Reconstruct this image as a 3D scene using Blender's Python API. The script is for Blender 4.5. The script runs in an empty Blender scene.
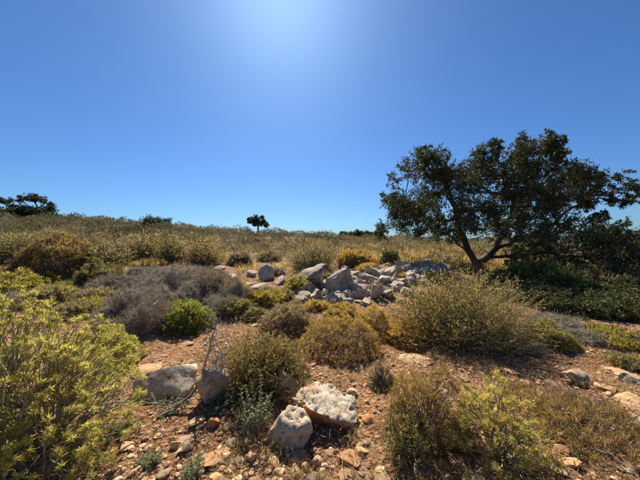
import bpy, bmesh, math
import numpy as np
from mathutils import Vector

# ------------------------------------------------------------------ camera, sky, sun, exposure
sc = bpy.context.scene
COL = sc.collection
F = 260.0                       # focal length in photo pixels (640 wide): an ultra wide phone lens
EYE = 1.6
cam_d = bpy.data.cameras.new('camera'); cam = bpy.data.objects.new('camera', cam_d); COL.objects.link(cam)
cam_d.sensor_width = 36.0; cam_d.lens = 36.0 * F / 640.0
cam_d.clip_start = 0.05; cam_d.clip_end = 9000
cam.location = (0, 0, EYE); cam.rotation_euler = (math.radians(90), 0, 0)
sc.camera = cam
SUN = Vector((-40, 260, 272)).normalized()
ELEV = math.asin(SUN.z); AZ = math.atan2(SUN.x, SUN.y)
w = bpy.data.worlds.new('World'); sc.world = w; w.use_nodes = True
wt = w.node_tree; wt.nodes.clear()
sky = wt.nodes.new('ShaderNodeTexSky'); sky.sky_type = 'NISHITA'; sky.sun_disc = False
sky.sun_elevation = ELEV; sky.sun_rotation = AZ
sky.altitude = 300; sky.air_density = 1.0; sky.dust_density = 0.75; sky.ozone_density = 2.4
hs = wt.nodes.new('ShaderNodeMix'); hs.data_type = 'RGBA'; hs.blend_type = 'MULTIPLY'; hs.inputs[0].default_value = 1.0; hs.inputs[7].default_value = (.45, .745, 1.12, 1)   # deep dry-air blue
bg = wt.nodes.new('ShaderNodeBackground'); bg.inputs[1].default_value = 0.050
wo = wt.nodes.new('ShaderNodeOutputWorld')
wt.links.new(sky.outputs[0], hs.inputs[6]); wt.links.new(hs.outputs[2], bg.inputs[0]); wt.links.new(bg.outputs[0], wo.inputs[0])
sl = bpy.data.lights.new('sun', 'SUN'); sl.energy = 4.9; sl.angle = math.radians(0.53); sl.color = (1.0, 0.93, 0.80)
so = bpy.data.objects.new('sun', sl); COL.objects.link(so); so.rotation_euler = (-SUN).to_track_quat('-Z', 'Y').to_euler()
so.location = SUN * 50
sc.view_settings.view_transform = 'Standard'; sc.view_settings.look = 'None'
sc.view_settings.exposure = 1.02; sc.view_settings.gamma = 1.0; sc.view_settings.use_curve_mapping = False
sc.render.engine = 'CYCLES'
sc.cycles.max_bounces = 6; sc.cycles.transmission_bounces = 3; sc.cycles.diffuse_bounces = 3

# ------------------------------------------------------------------ noise
def _hash(ix, iy, iz, s):
    h = (ix * 374761393 + iy * 668265263 + iz * 2147483647 * 3 + s * 974711) & 0xFFFFFFFF
    h = ((h ^ (h >> 13)) * 1274126177) & 0xFFFFFFFF
    h = ((h ^ (h >> 16)) * 2246822519) & 0xFFFFFFFF
    return ((h ^ (h >> 15)) & 0xFFFFFF) / float(0xFFFFFF)
def vnoise(p, s=0):
    p = np.asarray(p, dtype=np.float64)
    i = np.floor(p).astype(np.int64); f = p - i; f = f * f * (3 - 2 * f)
    out = 0
    for dx in (0, 1):
        for dy in (0, 1):
            for dz in (0, 1):
                wgt = (f[:, 0] if dx else 1 - f[:, 0]) * (f[:, 1] if dy else 1 - f[:, 1]) * (f[:, 2] if dz else 1 - f[:, 2])
                out = out + wgt * _hash(i[:, 0] + dx, i[:, 1] + dy, i[:, 2] + dz, s)
    return out * 2 - 1
def fbm(p, s=0, o=4, g=0.5):
    a = 1.0; t = 0; p = np.array(p, dtype=np.float64)
    for k in range(o):
        t = t + a * vnoise(p, s + k * 17); a *= g; p = p * 2.03 + 7.1
    return t
def n2(x, y, sc_, s=0, o=3):
    x = np.atleast_1d(np.asarray(x, float)); y = np.atleast_1d(np.asarray(y, float))
    return fbm(np.stack([x * sc_, y * sc_, np.full_like(x, 0.37)], 1), s, o)

# ------------------------------------------------------------------ terrain height
AXS = np.array([-1.3, -.85, -.46, -.24, 0, .31, .69, 1.3])
DS = np.array([0, 3, 4.5, 6, 7.5, 9, 12, 16, 26, 34, 60, 600, 6000.])
HZ = np.array([
 [0, 0, 0, 0, 0, 0, 0, 0],
 [0, 0, 0, 0, 0, 0, 0, -.03],
 [.06, .05, .02, 0, 0, 0, 0, -.05],
 [.22, .20, .15, .12, .10, .12, .05, -.04],
 [.42, .39, .33, .30, .33, .45, .16, .0],
 [.70, .65, .57, .52, .58, .68, .20, .05],
 [1.22, 1.10, .95, .86, .84, .76, .25, .15],
 [1.9, 1.65, 1.28, 1.18, 1.12, 1.0, .68, .58],
 [3.8, 3.3, 2.5, 2.1, 1.78, 1.5, 1.4, 1.3],
 [3.2, 2.7, 1.9, 1.55, 1.3, 1.1, 1.05, 1.0],
 [1.8, 1.5, 1.0, .9, .8, .8, .8, .8],
 [0, 0, 0, 0, 0, 0, 0, 0],
 [-30] * 8])
def hgt(x, y):
    x = np.atleast_1d(np.asarray(x, float)); y = np.atleast_1d(np.asarray(y, float))
    D = np.maximum(y, 0.0); r = np.hypot(x, y)
    ax = np.clip(x / np.maximum(D, 0.3), -1.29, 1.29)
    ci = np.clip(np.searchsorted(AXS, ax) - 1, 0, 6); cf = (ax - AXS[ci]) / (AXS[ci + 1] - AXS[ci])
    ri = np.clip(np.searchsorted(DS, D, side='right') - 1, 0, 11); rf = np.clip((D - DS[ri]) / (DS[ri + 1] - DS[ri]), 0, 1)
    z = (HZ[ri, ci] * (1 - cf) + HZ[ri, ci + 1] * cf) * (1 - rf) + (HZ[ri + 1, ci] * (1 - cf) + HZ[ri + 1, ci + 1] * cf) * rf
    far = np.clip((r - 5) / 30, 0, 1)
    z = z + n2(x, y, 1.1, 3) * .035 + n2(x, y, 5.0, 5, 3) * .012 * np.clip(1.3 - r / 14, 0, 1)
    z = z + n2(x, y, .22, 9) * (.02 + .16 * far)
    return z
def h1(x, y): return float(hgt(x, y)[0])
_DD = np.concatenate([np.arange(1.0, 12, .02), np.arange(12, 70, .1)])
def hit(px, py):
    """the ground point where a measured sight line meets the terrain"""
    xs = (px - 320) / F * _DD; zr = EYE - (py - 240) / F * _DD
    k = np.nonzero(hgt(xs, _DD) >= zr)[0]
    k = k[0] if len(k) else len(_DD) - 1
    return float(xs[k]), float(_DD[k])

# ------------------------------------------------------------------ mesh building
class Geo:
    def __init__(s): s.v = []; s.q = []; s.t = []; s.c = []; s.n = 0
    def add(s, v, q=None, t=None, col=(1, 1, 1)):
        v = np.asarray(v, np.float32).reshape(-1, 3); n = len(v)
        c = np.asarray(col, np.float32)
        if c.ndim == 1: c = np.tile(c, (n, 1))
        s.v.append(v); s.c.append(c)
        if q is not None and len(q): s.q.append(np.asarray(q, np.int64) + s.n)
        if t is not None and len(t): s.t.append(np.asarray(t, np.int64) + s.n)
        s.n += n
    def mesh(s, name, mat, smooth=False):
        me = bpy.data.meshes.new(name)
        if not s.v: return me
        v = np.concatenate(s.v); c = np.concatenate(s.c)
        q = np.concatenate(s.q) if s.q else np.zeros((0, 4), np.int64)
        t = np.concatenate(s.t) if s.t else np.zeros((0, 3), np.int64)
        me.vertices.add(len(v)); me.vertices.foreach_set('co', v.ravel())
        lv = np.concatenate([q.ravel(), t.ravel()]).astype(np.int32)
        me.loops.add(len(lv)); me.loops.foreach_set('vertex_index', lv)
        st = np.concatenate([np.arange(len(q)) * 4, len(q) * 4 + np.arange(len(t)) * 3]).astype(np.int32)
        me.polygons.add(len(st)); me.polygons.foreach_set('loop_start', st)
        me.polygons.foreach_set('use_smooth', np.full(len(st), smooth))
        me.update(calc_edges=True)
        a = me.color_attributes.new('Col', 'FLOAT_COLOR', 'POINT')
        a.data.foreach_set('color', np.concatenate([c, np.ones((len(c), 1), np.float32)], 1).ravel())
        me.materials.append(mat)
        return me
    def obj(s, name, mat, parent=None, smooth=False, loc=None):
        o = bpy.data.objects.new(name, s.mesh(name, mat, smooth)); COL.objects.link(o)
        if parent: o.parent = parent
        if loc is not None: o.location = loc
        return o
def tag(o, label=None, cat=None, group=None, kind=None):
    if label: o['label'] = label
    if cat: o['category'] = cat
    if group: o['group'] = group
    if kind: o['kind'] = kind
    return o
def empty(name, loc):
    o = bpy.data.objects.new(name, None); COL.objects.link(o); o.location = loc; o.empty_display_size = .1
    return o
def unit(a): return a / np.maximum(np.linalg.norm(a, axis=-1, keepdims=True), 1e-9)
def rdir(rng, n): return unit(rng.normal(size=(n, 3)))
def blades(g, P, d, L, W, col, rng, fold=.25, mid=.45):
    """leaf or twiglet shapes: four corners, widest at mid, slightly folded and bent"""
    n = len(P)
    if n == 0: return
    d = unit(d); s = unit(np.cross(d, rdir(rng, n))); up = np.cross(s, d)
    L = np.broadcast_to(L, n)[:, None]; W = np.broadcast_to(W, n)[:, None] * .5
    m = P + d * L * mid + up * W * fold
    tip = P + d * L + up * L * rng.uniform(-.18, .18, (n, 1))
    v = np.stack([P, m + s * W, tip, m - s * W], 1).reshape(-1, 3)
    q = np.arange(n * 4).reshape(-1, 4)
    g.add(v, q=q, col=np.repeat(np.asarray(col, np.float32).reshape(-1, 3), 4, 0) if np.ndim(col) == 2 else col)
def tubes(g, paths, rad, col, sides=3):
    """paths n,k,3 with radius n,k"""
    paths = np.asarray(paths, float); n, k, _ = paths.shape
    rad = np.broadcast_to(rad, (n, k))
    t = np.gradient(paths, axis=1); t = unit(t)
    ref = np.where(np.abs(t[:, :1, 2:3]) > .9, np.array([1., 0, 0]), np.array([0, 0, 1.]))
    ref = np.broadcast_to(ref, t.shape)
    a = unit(np.cross(t, ref)); b = np.cross(t, a)
    ang = np.arange(sides) * 2 * np.pi / sides
    v = paths[:, :, None, :] + rad[:, :, None, None] * (a[:, :, None, :] * np.cos(ang)[:, None] + b[:, :, None, :] * np.sin(ang)[:, None])
    idx = np.arange(n * k * sides).reshape(n, k, sides)
    q = np.stack([idx[:, :-1], np.roll(idx, -1, 2)[:, :-1], np.roll(idx, -1, 2)[:, 1:], idx[:, 1:]], -1).reshape(-1, 4)
    c = np.asarray(col, np.float32)
    if c.ndim == 2: c = np.repeat(c, k * sides, 0)
    g.add(v.reshape(-1, 3), q=q, col=c)
def pal(rng, n, cols, jit=.18):
    cols = np.asarray(cols, float); c = cols[rng.integers(0, len(cols), n)]
    return np.clip(c * (1 + rng.uniform(-jit, jit, (n, 1))) * (1 + rng.uniform(-.06, .06, (n, 3))), 0.005, 1)

# ------------------------------------------------------------------ materials
def newmat(name):
    m = bpy.data.materials.new(name); m.use_nodes = True; nt = m.node_tree; nt.nodes.clear()
    N = lambda ty, **k: _node(nt, ty, k)
    return m, nt, N
def _node(nt, ty, k):
    n = nt.nodes.new('ShaderNode' + ty)
    for a, b in k.items(): setattr(n, a, b)
    return n
def mixc(nt, fac, a, b, mode='MIX'):
    n = nt.nodes.new('ShaderNodeMix'); n.data_type = 'RGBA'; n.blend_type = mode
    for sock, val in ((n.inputs[0], fac), (n.inputs[6], a), (n.inputs[7], b)):
        if hasattr(val, 'is_output'): nt.links.new(val, sock)
        elif isinstance(val, (int, float)): sock.default_value = val
        else: sock.default_value = (*val, 1)
    return n.outputs[2]
def noise(nt, scale, detail=4, rough=.55, coord=None, dist=0):
    n = nt.nodes.new('ShaderNodeTexNoise'); n.inputs['Scale'].default_value = scale
    n.inputs['Detail'].default_value = detail; n.inputs['Roughness'].default_value = rough; n.inputs['Distortion'].default_value = dist
    if coord is not None: nt.links.new(coord, n.inputs['Vector'])
    return n.outputs[0]
def ramp(nt, fac, *stops):
    n = nt.nodes.new('ShaderNodeValToRGB'); e = n.color_ramp.elements
    while len(e) < len(stops): e.new(.5)
    for k, (p, c) in enumerate(stops):
        e[k].position = p; e[k].color = (*c, 1) if not isinstance(c, (int, float)) else (c, c, c, 1)
    nt.links.new(fac, n.inputs[0]); return n.outputs[0]
def foliage_mat(name, trans=.4, rough=.6, spec=.25):
    m, nt, N = newmat(name)
    at = N('Attribute', attribute_name='Col'); oi = N('ObjectInfo'); tc = N('TexCoord')
    c = mixc(nt, 1.0, at.outputs[0], oi.outputs['Color'], 'MULTIPLY')
    v = ramp(nt, noise(nt, 9.0, 3, .6, tc.outputs['Object']), (.25, .72), (.75, 1.25))
    c = mixc(nt, 1.0, c, v, 'MULTIPLY')
    p = N('BsdfPrincipled'); p.inputs['Roughness'].default_value = rough; p.inputs['Specular IOR Level'].default_value = spec
    nt.links.new(c, p.inputs['Base Color'])
    o = N('OutputMaterial')
    if trans > 0:
        t = N('BsdfTranslucent'); nt.links.new(mixc(nt, 1.0, c, (1.25, 1.2, .8), 'MULTIPLY'), t.inputs[0])
        mx = N('MixShader'); mx.inputs[0].default_value = trans
        nt.links.new(p.outputs[0], mx.inputs[1]); nt.links.new(t.outputs[0], mx.inputs[2]); nt.links.new(mx.outputs[0], o.inputs[0])
    else: nt.links.new(p.outputs[0], o.inputs[0])
    return m
M_LEAF = foliage_mat('thin_leaf', .58)
M_HARD = foliage_mat('leathery_leaf', .22, .55, .2)
M_TWIG = foliage_mat('twig_bark', .0, .85, .1)
M_SCRUB = foliage_mat('scrub_leaf', .26, .85, .05)
M_DRY = foliage_mat('dry_twig', .22, .8, .1)

def rock_mat(name, pale, stain, dark, sc_=1.0, stain_amt=.5):
    m, nt, N = newmat(name); tc = N('TexCoord'); co = tc.outputs['Object']
    oi = N('ObjectInfo')
    mp = N('VectorMath', operation='ADD'); nt.links.new(co, mp.inputs[0])
    rv = N('VectorMath', operation='SCALE'); rv.inputs[0].default_value = (31, 17, 23); nt.links.new(oi.outputs['Random'], rv.inputs['Scale'])
    nt.links.new(rv.outputs[0], mp.inputs[1]); co = mp.outputs[0]
    base = ramp(nt, noise(nt, 4 * sc_, 6, .65, co, .4), (.3, tuple(x * .72 for x in pale)), (.7, pale))
    st = ramp(nt, noise(nt, 2.2 * sc_, 5, .6, co, .6), (.62 - stain_amt * .25, 0.0), (.75 - stain_amt * .2, 1.0))
    c = mixc(nt, st, base, stain)
    lk = ramp(nt, noise(nt, 13 * sc_, 5, .7, co, .2), (.52, 0.0), (.66, 1.0))
    c = mixc(nt, lk, c, dark)
    fine = ramp(nt, noise(nt, 60 * sc_, 3, .6, co), (.3, .78), (.7, 1.15))
    c = mixc(nt, 1.0, c, fine, 'MULTIPLY')
    c = mixc(nt, 1.0, c, oi.outputs['Color'], 'MULTIPLY')
    at = N('Attribute', attribute_name='Col'); c = mixc(nt, 1.0, c, at.outputs[0], 'MULTIPLY')
    p = N('BsdfPrincipled'); p.inputs['Roughness'].default_value = .9; p.inputs['Specular IOR Level'].default_value = .15
    nt.links.new(c, p.inputs['Base Color'])
    hsum = N('Math', operation='ADD'); nt.links.new(noise(nt, 22 * sc_, 8, .7, co), hsum.inputs[0]); nt.links.new(noise(nt, 7 * sc_, 5, .6, co), hsum.inputs[1])
    b = N('Bump'); b.inputs['Strength'].default_value = .9; b.inputs['Distance'].default_value = .02 / sc_
    nt.links.new(hsum.outputs[0], b.inputs['Height']); nt.links.new(b.outputs[0], p.inputs['Normal'])
    o = N('OutputMaterial'); nt.links.new(p.outputs[0], o.inputs[0]); return m
M_ROCK = rock_mat('limestone', (.60, .49, .355), (.38, .22, .11), (.18, .145, .11), 2.2, .4)
M_CRAG = rock_mat('weathered_limestone', (.54, .47, .375), (.36, .25, .16), (.15, .135, .12), 1.6, .5)
M_STONE = rock_mat('rubble_stone', (.52, .40, .28), (.34, .19, .10), (.22, .155, .105), 6.0, .5)

def ground_mat():
    m, nt, N = newmat('red_soil'); tc = N('TexCoord'); co = tc.outputs['Object']
    a = ramp(nt, noise(nt, 2.2, 7, .65, co, .3), (.3, (.17, .075, .034)), (.5, (.275, .128, .056)), (.72, (.39, .22, .11)))
    # stony crumbs
    v = N('TexVoronoi'); v.inputs['Scale'].default_value = 34; v.inputs['Randomness'].default_value = 1; nt.links.new(co, v.inputs['Vector'])
    cr = ramp(nt, v.outputs['Color'], (.62, 0.0), (.70, .75))
    a = mixc(nt, cr, a, (.40, .27, .165))
    v2 = N('TexVoronoi'); v2.inputs['Scale'].default_value = 95; nt.links.new(co, v2.inputs['Vector'])
    a = mixc(nt, ramp(nt, v2.outputs['Color'], (.66, 0.0), (.72, .6)), a, (.11, .055, .03))
    # further up the hill the soil is paler and covered with straw
    sep = N('SeparateXYZ'); nt.links.new(co, sep.inputs[0])
    mr = N('MapRange'); mr.inputs[1].default_value = 6.5; mr.inputs[2].default_value = 13; nt.links.new(sep.outputs['Y'], mr.inputs[0])
    straw = ramp(nt, noise(nt, .8, 6, .65, co), (.3, (.20, .125, .065)), (.7, (.33, .235, .12)))
    a = mixc(nt, mr.outputs[0], a, straw)
    p = N('BsdfPrincipled'); p.inputs['Roughness'].default_value = .95; p.inputs['Specular IOR Level'].default_value = .08
    nt.links.new(a, p.inputs['Base Color'])
    s1 = N('Math', operation='MULTIPLY_ADD'); nt.links.new(noise(nt, 30, 8, .7, co), s1.inputs[0]); s1.inputs[1].default_value = 1.0
    nt.links.new(v.outputs['Distance'], s1.inputs[2])
    b = N('Bump'); b.inputs['Strength'].default_value = 1.0; b.inputs['Distance'].default_value = .02
    nt.links.new(s1.outputs[0], b.inputs['Height']); nt.links.new(b.outputs[0], p.inputs['Normal'])
    o = N('OutputMaterial'); nt.links.new(p.outputs[0], o.inputs[0]); return m
M_SOIL = ground_mat()

# ------------------------------------------------------------------ ground sheet
def build_ground():
    th = np.concatenate([np.arange(-64, 64, .46), np.arange(64, 296, 4)]) * math.pi / 180
    rr = [0.35]
    while rr[-1] < 60: rr.append(rr[-1] * 1.02)
    while rr[-1] < 5500: rr.append(rr[-1] * 1.16)
    rr = np.array(rr); T, R = np.meshgrid(th, rr)
    x = (np.sin(T) * R).ravel(); y = (np.cos(T) * R).ravel()
    z = hgt(x, y); nT = len(th); nR = len(rr)
    idx = np.arange(nT * nR).reshape(nR, nT); nx = np.roll(idx, -1, 1)
    q = np.stack([idx[:-1], idx[1:], nx[1:], nx[:-1]], -1).reshape(-1, 4)
    g = Geo(); v = np.stack([x, y, z], 1)
    v = np.concatenate([v, [[0, 0, h1(0, .01)]]])
    c = nT * nR
    t = np.stack([idx[0], nx[0], np.full(nT, c)], 1)
    g.add(v, q=q[:, ::-1], t=t[:, ::-1])
    me = g
    o = me.obj('ground', M_SOIL, smooth=True); o['kind'] = 'structure'
    bm = bmesh.new(); bm.from_mesh(o.data); bmesh.ops.recalc_face_normals(bm, faces=bm.faces)
    up = sum(f.normal.z for f in list(bm.faces)[:200])
    if up < 0: bmesh.ops.reverse_faces(bm, faces=bm.faces)
    bm.to_mesh(o.data); bm.free()
build_ground()

# ------------------------------------------------------------------ shrub kinds
def lump_fn(seed, amt=.22, f=1.9):
    def fn(d): return 1 + (amt + .07) * fbm(d * f + seed * 3.7, seed, 3, .6)
    return fn
def dome_dirs(rng, n, zmin=-.05):
    z = rng.uniform(zmin, 1, n) ; a = rng.uniform(0, 2 * np.pi, n); r = np.sqrt(np.maximum(0, 1 - z * z))
    return np.stack([r * np.cos(a), r * np.sin(a), z], 1)
def stem_paths(rng, base_r, tips, k=4, wob=.06):
    n = len(tips); b = np.zeros((n, 3)); a = rng.uniform(0, 2 * np.pi, n); rr = base_r * np.sqrt(rng.uniform(0, 1, n))
    b[:, 0] = rr * np.cos(a) + tips[:, 0] * .18; b[:, 1] = rr * np.sin(a) + tips[:, 1] * .18; b[:, 2] = -.04
    t = np.linspace(0, 1, k)[None, :, None]
    c1 = b + (tips - b) * .5 * np.array([.75, .75, 1.1])
    P = (1 - t) ** 2 * b[:, None] + 2 * t * (1 - t) * c1[:, None] + t * t * tips[:, None]
    sc_ = np.linalg.norm(tips - b, axis=1)[:, None, None]
    P[:, 1:-1] += rng.normal(size=(n, k - 2, 3)) * wob * sc_
    return P
G_TWIG = [(.20, .15, .115), (.15, .11, .085), (.26, .21, .17)]
PAL = {
 'gold':   [(.46, .315, .10), (.38, .245, .08), (.53, .39, .135), (.33, .23, .08), (.34, .275, .09)],
 'brown':  [(.28, .195, .09), (.23, .155, .075), (.33, .25, .12), (.21, .17, .07), (.17, .12, .07)],
 'greybr': [(.29, .235, .165), (.23, .185, .13), (.33, .265, .175), (.26, .215, .13), (.20, .16, .12)],
 'grey':   [(.29, .255, .23), (.22, .19, .17), (.38, .34, .31), (.26, .22, .19), (.34, .29, .25)],
 'olive':  [(.25, .225, .10), (.20, .185, .085), (.30, .26, .13), (.32, .26, .145), (.17, .16, .075)],
 'pale':   [(.31, .26, .145), (.26, .225, .12), (.36, .295, .175), (.22, .195, .105), (.28, .215, .125)],
 'yellow': [(.36, .33, .07), (.30, .30, .06), (.42, .36, .09), (.25, .26, .05), (.33, .27, .07)],
 'bright': [(.40, .38, .09), (.35, .345, .075), (.47, .44, .12), (.29, .295, .07), (.52, .48, .16)],
 'green':  [(.15, .19, .045), (.11, .15, .035), (.19, .22, .06), (.13, .16, .05)],
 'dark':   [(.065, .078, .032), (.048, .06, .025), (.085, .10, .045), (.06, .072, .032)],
 'sage':   [(.26, .29, .19), (.21, .25, .15), (.33, .35, .25), (.19, .22, .13)],
 'straw':  [(.42, .31, .14), (.36, .25, .11), (.48, .37, .19), (.30, .21, .10)],
}
def cushion(g, s, R, H, px, p, rng, seed, lump=.2, spike=1.0, dens=1.0):
    """thorny cushion: hundreds of small twig tufts over a lumpy dome"""
    Rm = float(np.mean(R)); sp = max(.048, 2.6 * px)
    n = int(dens * 1.5 * math.pi * Rm * (Rm + H) / (sp * sp) * .8)
    n = max(30, min(n, 1150))
    d = dome_dirs(rng, n, -.02); f = lump_fn(seed, lump)(d) * rng.uniform(.78, 1.0, n)
    f = f * (1 + .16 * (d @ unit(rng.normal(size=3))))         # lopsided growth
    dim = np.array([R[0], R[1], H])
    C = d * f[:, None] * dim; C[:, 2] = np.maximum(C[:, 2], .02)
    nrm = unit(d / dim)
    m = 28 if px < .0075 else 17 if px < .014 else (12 if px < .03 else 8)
    W = max(.0034, .58 * px); L = max(.048, 4.6 * px) * spike
    Cc = np.repeat(C, m, 0); nn = np.repeat(nrm, m, 0)
    dd = unit(nn * .9 + rdir(rng, n * m) * .95 + np.array([0, 0, .18]))
    P = Cc + rdir(rng, n * m) * sp * .42 * rng.uniform(.2, 1, (n * m, 1)) - nn * L * .35
    pc = pal(rng, n, p, .14); dry = np.clip(vnoise(C / Rm * 2.3 + seed, seed + 3) * 2.2 - .55, 0, .8)[:, None]
    pc = pc * (1 - dry) + pal(rng, n, G_TWIG, .2) * dry * 1.15
    cc = np.repeat(pc, m, 0) * .6 + pal(rng, n * m, p, .25) * .4
    blades(g, P, dd, L * rng.uniform(.6, 1.35, n * m), W * rng.uniform(.7, 1.3, n * m), cc, rng)
    k = min(n, 150); tp = C[rng.permutation(n)[:k]] * .96
    tubes(s, stem_paths(rng, Rm * .2, tp), np.array([1.0, .75, .5, .3]) * max(.006, px * .5), pal(rng, k, G_TWIG))
    # grey inner twigs
    q = int(n * 1.5); d2 = dome_dirs(rng, q, 0); P2 = d2 * dim * rng.uniform(.35, .85, (q, 1))
    blades(s, P2, unit(d2 + rdir(rng, q) * .8), L * 1.9, W * .9, pal(rng, q, G_TWIG), rng)
def dead(g, s, R, H, px, p, rng, seed, lump=.28, dens=1.0):
    """tangle of bare spiny grey twigs"""
    Rm = float(np.mean(R)); dim = np.array([R[0], R[1], H]); sp = max(.06, 2.6 * px)
    n = int(dens * math.pi * 1.5 * Rm * (Rm + H) / (sp * sp)); n = max(40, min(n, 900))
    d = dome_dirs(rng, n, 0); f = lump_fn(seed, lump)(d) * rng.uniform(.62, 1.0, n); C = d * f[:, None] * dim
    m = 9; W = max(.005, .62 * px); L = max(.12, 8.5 * px)
    dd = unit(np.repeat(d, m, 0) * .55 + rdir(rng, n * m)); P = np.repeat(C, m, 0) + rdir(rng, n * m) * sp * .6 - dd * L * .4
    cc = np.repeat(pal(rng, n, p, .15), m, 0) * .5 + pal(rng, n * m, p, .3) * .5
    blades(g, P, dd, L * rng.uniform(.5, 1.5, n * m), W * rng.uniform(.7, 1.2, n * m), cc, rng, .1, .3)
    k = min(n, 140); tp = C[rng.permutation(n)[:k]] * 1.04
    tubes(s, stem_paths(rng, Rm * .35, tp, 5, .09), np.array([1.2, 1, .85, .7, .45]) * max(.006, px * .75), pal(rng, k, [(.36, .31, .27), (.27, .23, .20), (.45, .39, .34)]))
def broom(g, s, R, H, px, p, rng, seed, lump=.2, dens=1.0, leaf=.036):
    """many thin upright shoots fanning out, small leaves along the upper half"""
    Rm = float(np.mean(R)); dim = np.array([R[0], R[1], H])
    n = int(dens * 620 * (Rm + .25) * min(1, .0095 / px + .12)); n = max(40, min(n, 1400))
    d = dome_dirs(rng, n, .02); d[:, 2] = d[:, 2] ** .8; f = lump_fn(seed, lump, 2.4)(d) * rng.uniform(.5, 1.0, n) ** .5
    tip = d * f[:, None] * dim
    P = stem_paths(rng, Rm * .45, tip, 5, .035)
    tubes(s, P, np.array([1.0, .85, .7, .5, .3]) * max(.0042, px * .38), pal(rng, n, p, .2) * .75)
    m = 20 if px < .014 else 12
    W = max(.007, .65 * px); L = max(leaf, 3.2 * px)
    u = rng.uniform(.38, 1.02, (n, m)) * 3.999; i0 = np.clip(u.astype(int), 0, 3); fr = (u - i0)[..., None]
    ar = np.arange(n)[:, None]
    A = P[ar, i0]; B = P[ar, i0 + 1]; Q = (A + (B - A) * fr).reshape(-1, 3); ax = unit((B - A).reshape(-1, 3))
    dd = unit(ax * .8 + rdir(rng, n * m) * .75)
    cc = np.repeat(pal(rng, n, p, .15), m, 0) * .6 + pal(rng, n * m, p, .25) * .4
    blades(g, Q, dd, L * rng.uniform(.6, 1.4, n * m), W * rng.uniform(.7, 1.3, n * m), cc, rng)
def spurge(g, s, R, H, px, p, rng, seed, lump=.2, dens=1.0, leaf=.06, zmin=.0, m=24):
    """branching stems ending in whorls of narrow leaves"""
    Rm = float(np.mean(R)); dim = np.array([R[0], R[1], H]); sp = max(leaf * 1.15, 3 * px)
    n = int(dens * 1.5 * math.pi * Rm * (Rm + H) / (sp * sp) * .62); n = max(24, min(n, 1050))
    d = dome_dirs(rng, n, zmin); f = lump_fn(seed, lump, 2.2)(d) * np.where(rng.random(n) < .65, rng.uniform(.86, 1.04, n), rng.uniform(.5, .9, n))
    C = d * f[:, None] * dim; C[:, 2] = np.maximum(C[:, 2], .03)
    axis = unit(d / dim * .6 * Rm + np.array([0, 0, .55]) + rng.normal(size=(n, 3)) * .22)
    if px > .014: m = 14
    W = max(.0046, .62 * px); L = max(leaf, 4.0 * px)
    a = np.repeat(axis, m, 0); r = rdir(rng, n * m); r = unit(r - a * np.sum(r * a, 1, keepdims=True))
    el = rng.uniform(-.25, 1.3, n * m)[:, None]
    dd = a * np.sin(el) + r * np.cos(el)
    P = np.repeat(C, m, 0) - a * rng.uniform(0, 1, (n * m, 1)) * L * .55
    cc = np.repeat(pal(rng, n, p, .22), m, 0) * .6 + pal(rng, n * m, p, .3) * .4
    br = rng.random(n * m) < .07; cc[br] = pal(rng, int(br.sum()), PAL['straw'], .2)
    blades(g, P, dd, L * rng.uniform(.7, 1.25, n * m), W * rng.uniform(.8, 1.3, n * m), cc, rng, .4, .5)
    # stems: main limbs, each carrying several side shoots
    kb = max(6, n // 9); lim = dome_dirs(rng, kb, .1) * dim * rng.uniform(.45, .62, (kb, 1))
    LP = stem_paths(rng, Rm * .12, lim, 5, .05)
    tubes(s, LP, np.array([1.5, 1.3, 1.1, .95, .8]) * max(.0075, px * .6), pal(rng, kb, [(.27, .22, .16), (.22, .17, .12), (.33, .29, .22)]), 5)
    near = np.argmin(np.linalg.norm(C[:, None] - lim[None], axis=2), 1)
    b = LP[near, rng.integers(3, 5, n)]; t = np.linspace(0, 1, 4)[None, :, None]
    SP = b[:, None] + (C - b)[:, None] * t; SP[:, 1:3] += rng.normal(size=(n, 2, 3)) * .06 * np.linalg.norm(C - b, axis=1)[:, None, None]
    tubes(s, SP, np.array([.8, .7, .6, .5]) * max(.005, px * .5), pal(rng, n, [(.29, .24, .15), (.24, .20, .11), (.31, .29, .14)]))
def leafy(g, s, R, H, px, p, rng, seed, lump=.25, dens=1.0, leaf=.035):
    """dense evergreen with small oval leaves in clumps"""
    Rm = float(np.mean(R)); dim = np.array([R[0], R[1], H]); sp = max(.09, 4 * px)
    n = int(dens * 1.5 * math.pi * Rm * (Rm + H) / (sp * sp)); n = max(25, min(n, 900))
    d = dome_dirs(rng, n, -.02); f = lump_fn(seed, lump)(d) * rng.uniform(.7, 1.0, n); C = d * f[:, None] * dim
    m = 22; L = max(leaf, 2.4 * px); W = L * .55
    P = np.repeat(C, m, 0) + rdir(rng, n * m) * sp * rng.uniform(.2, .9, (n * m, 1))
    cc = np.repeat(pal(rng, n, p, .2), m, 0) * .6 + pal(rng, n * m, p, .3) * .4
    blades(g, P, rdir(rng, n * m) + np.array([0, 0, .2]), L * rng.uniform(.7, 1.3, n * m), W, cc, rng, .3, .5)
    k = min(n, 120); tubes(s, stem_paths(rng, Rm * .25, C[:k]), np.array([1.6, 1.1, .7, .4]) * max(.007, px * .5), pal(rng, k, G_TWIG))
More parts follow.
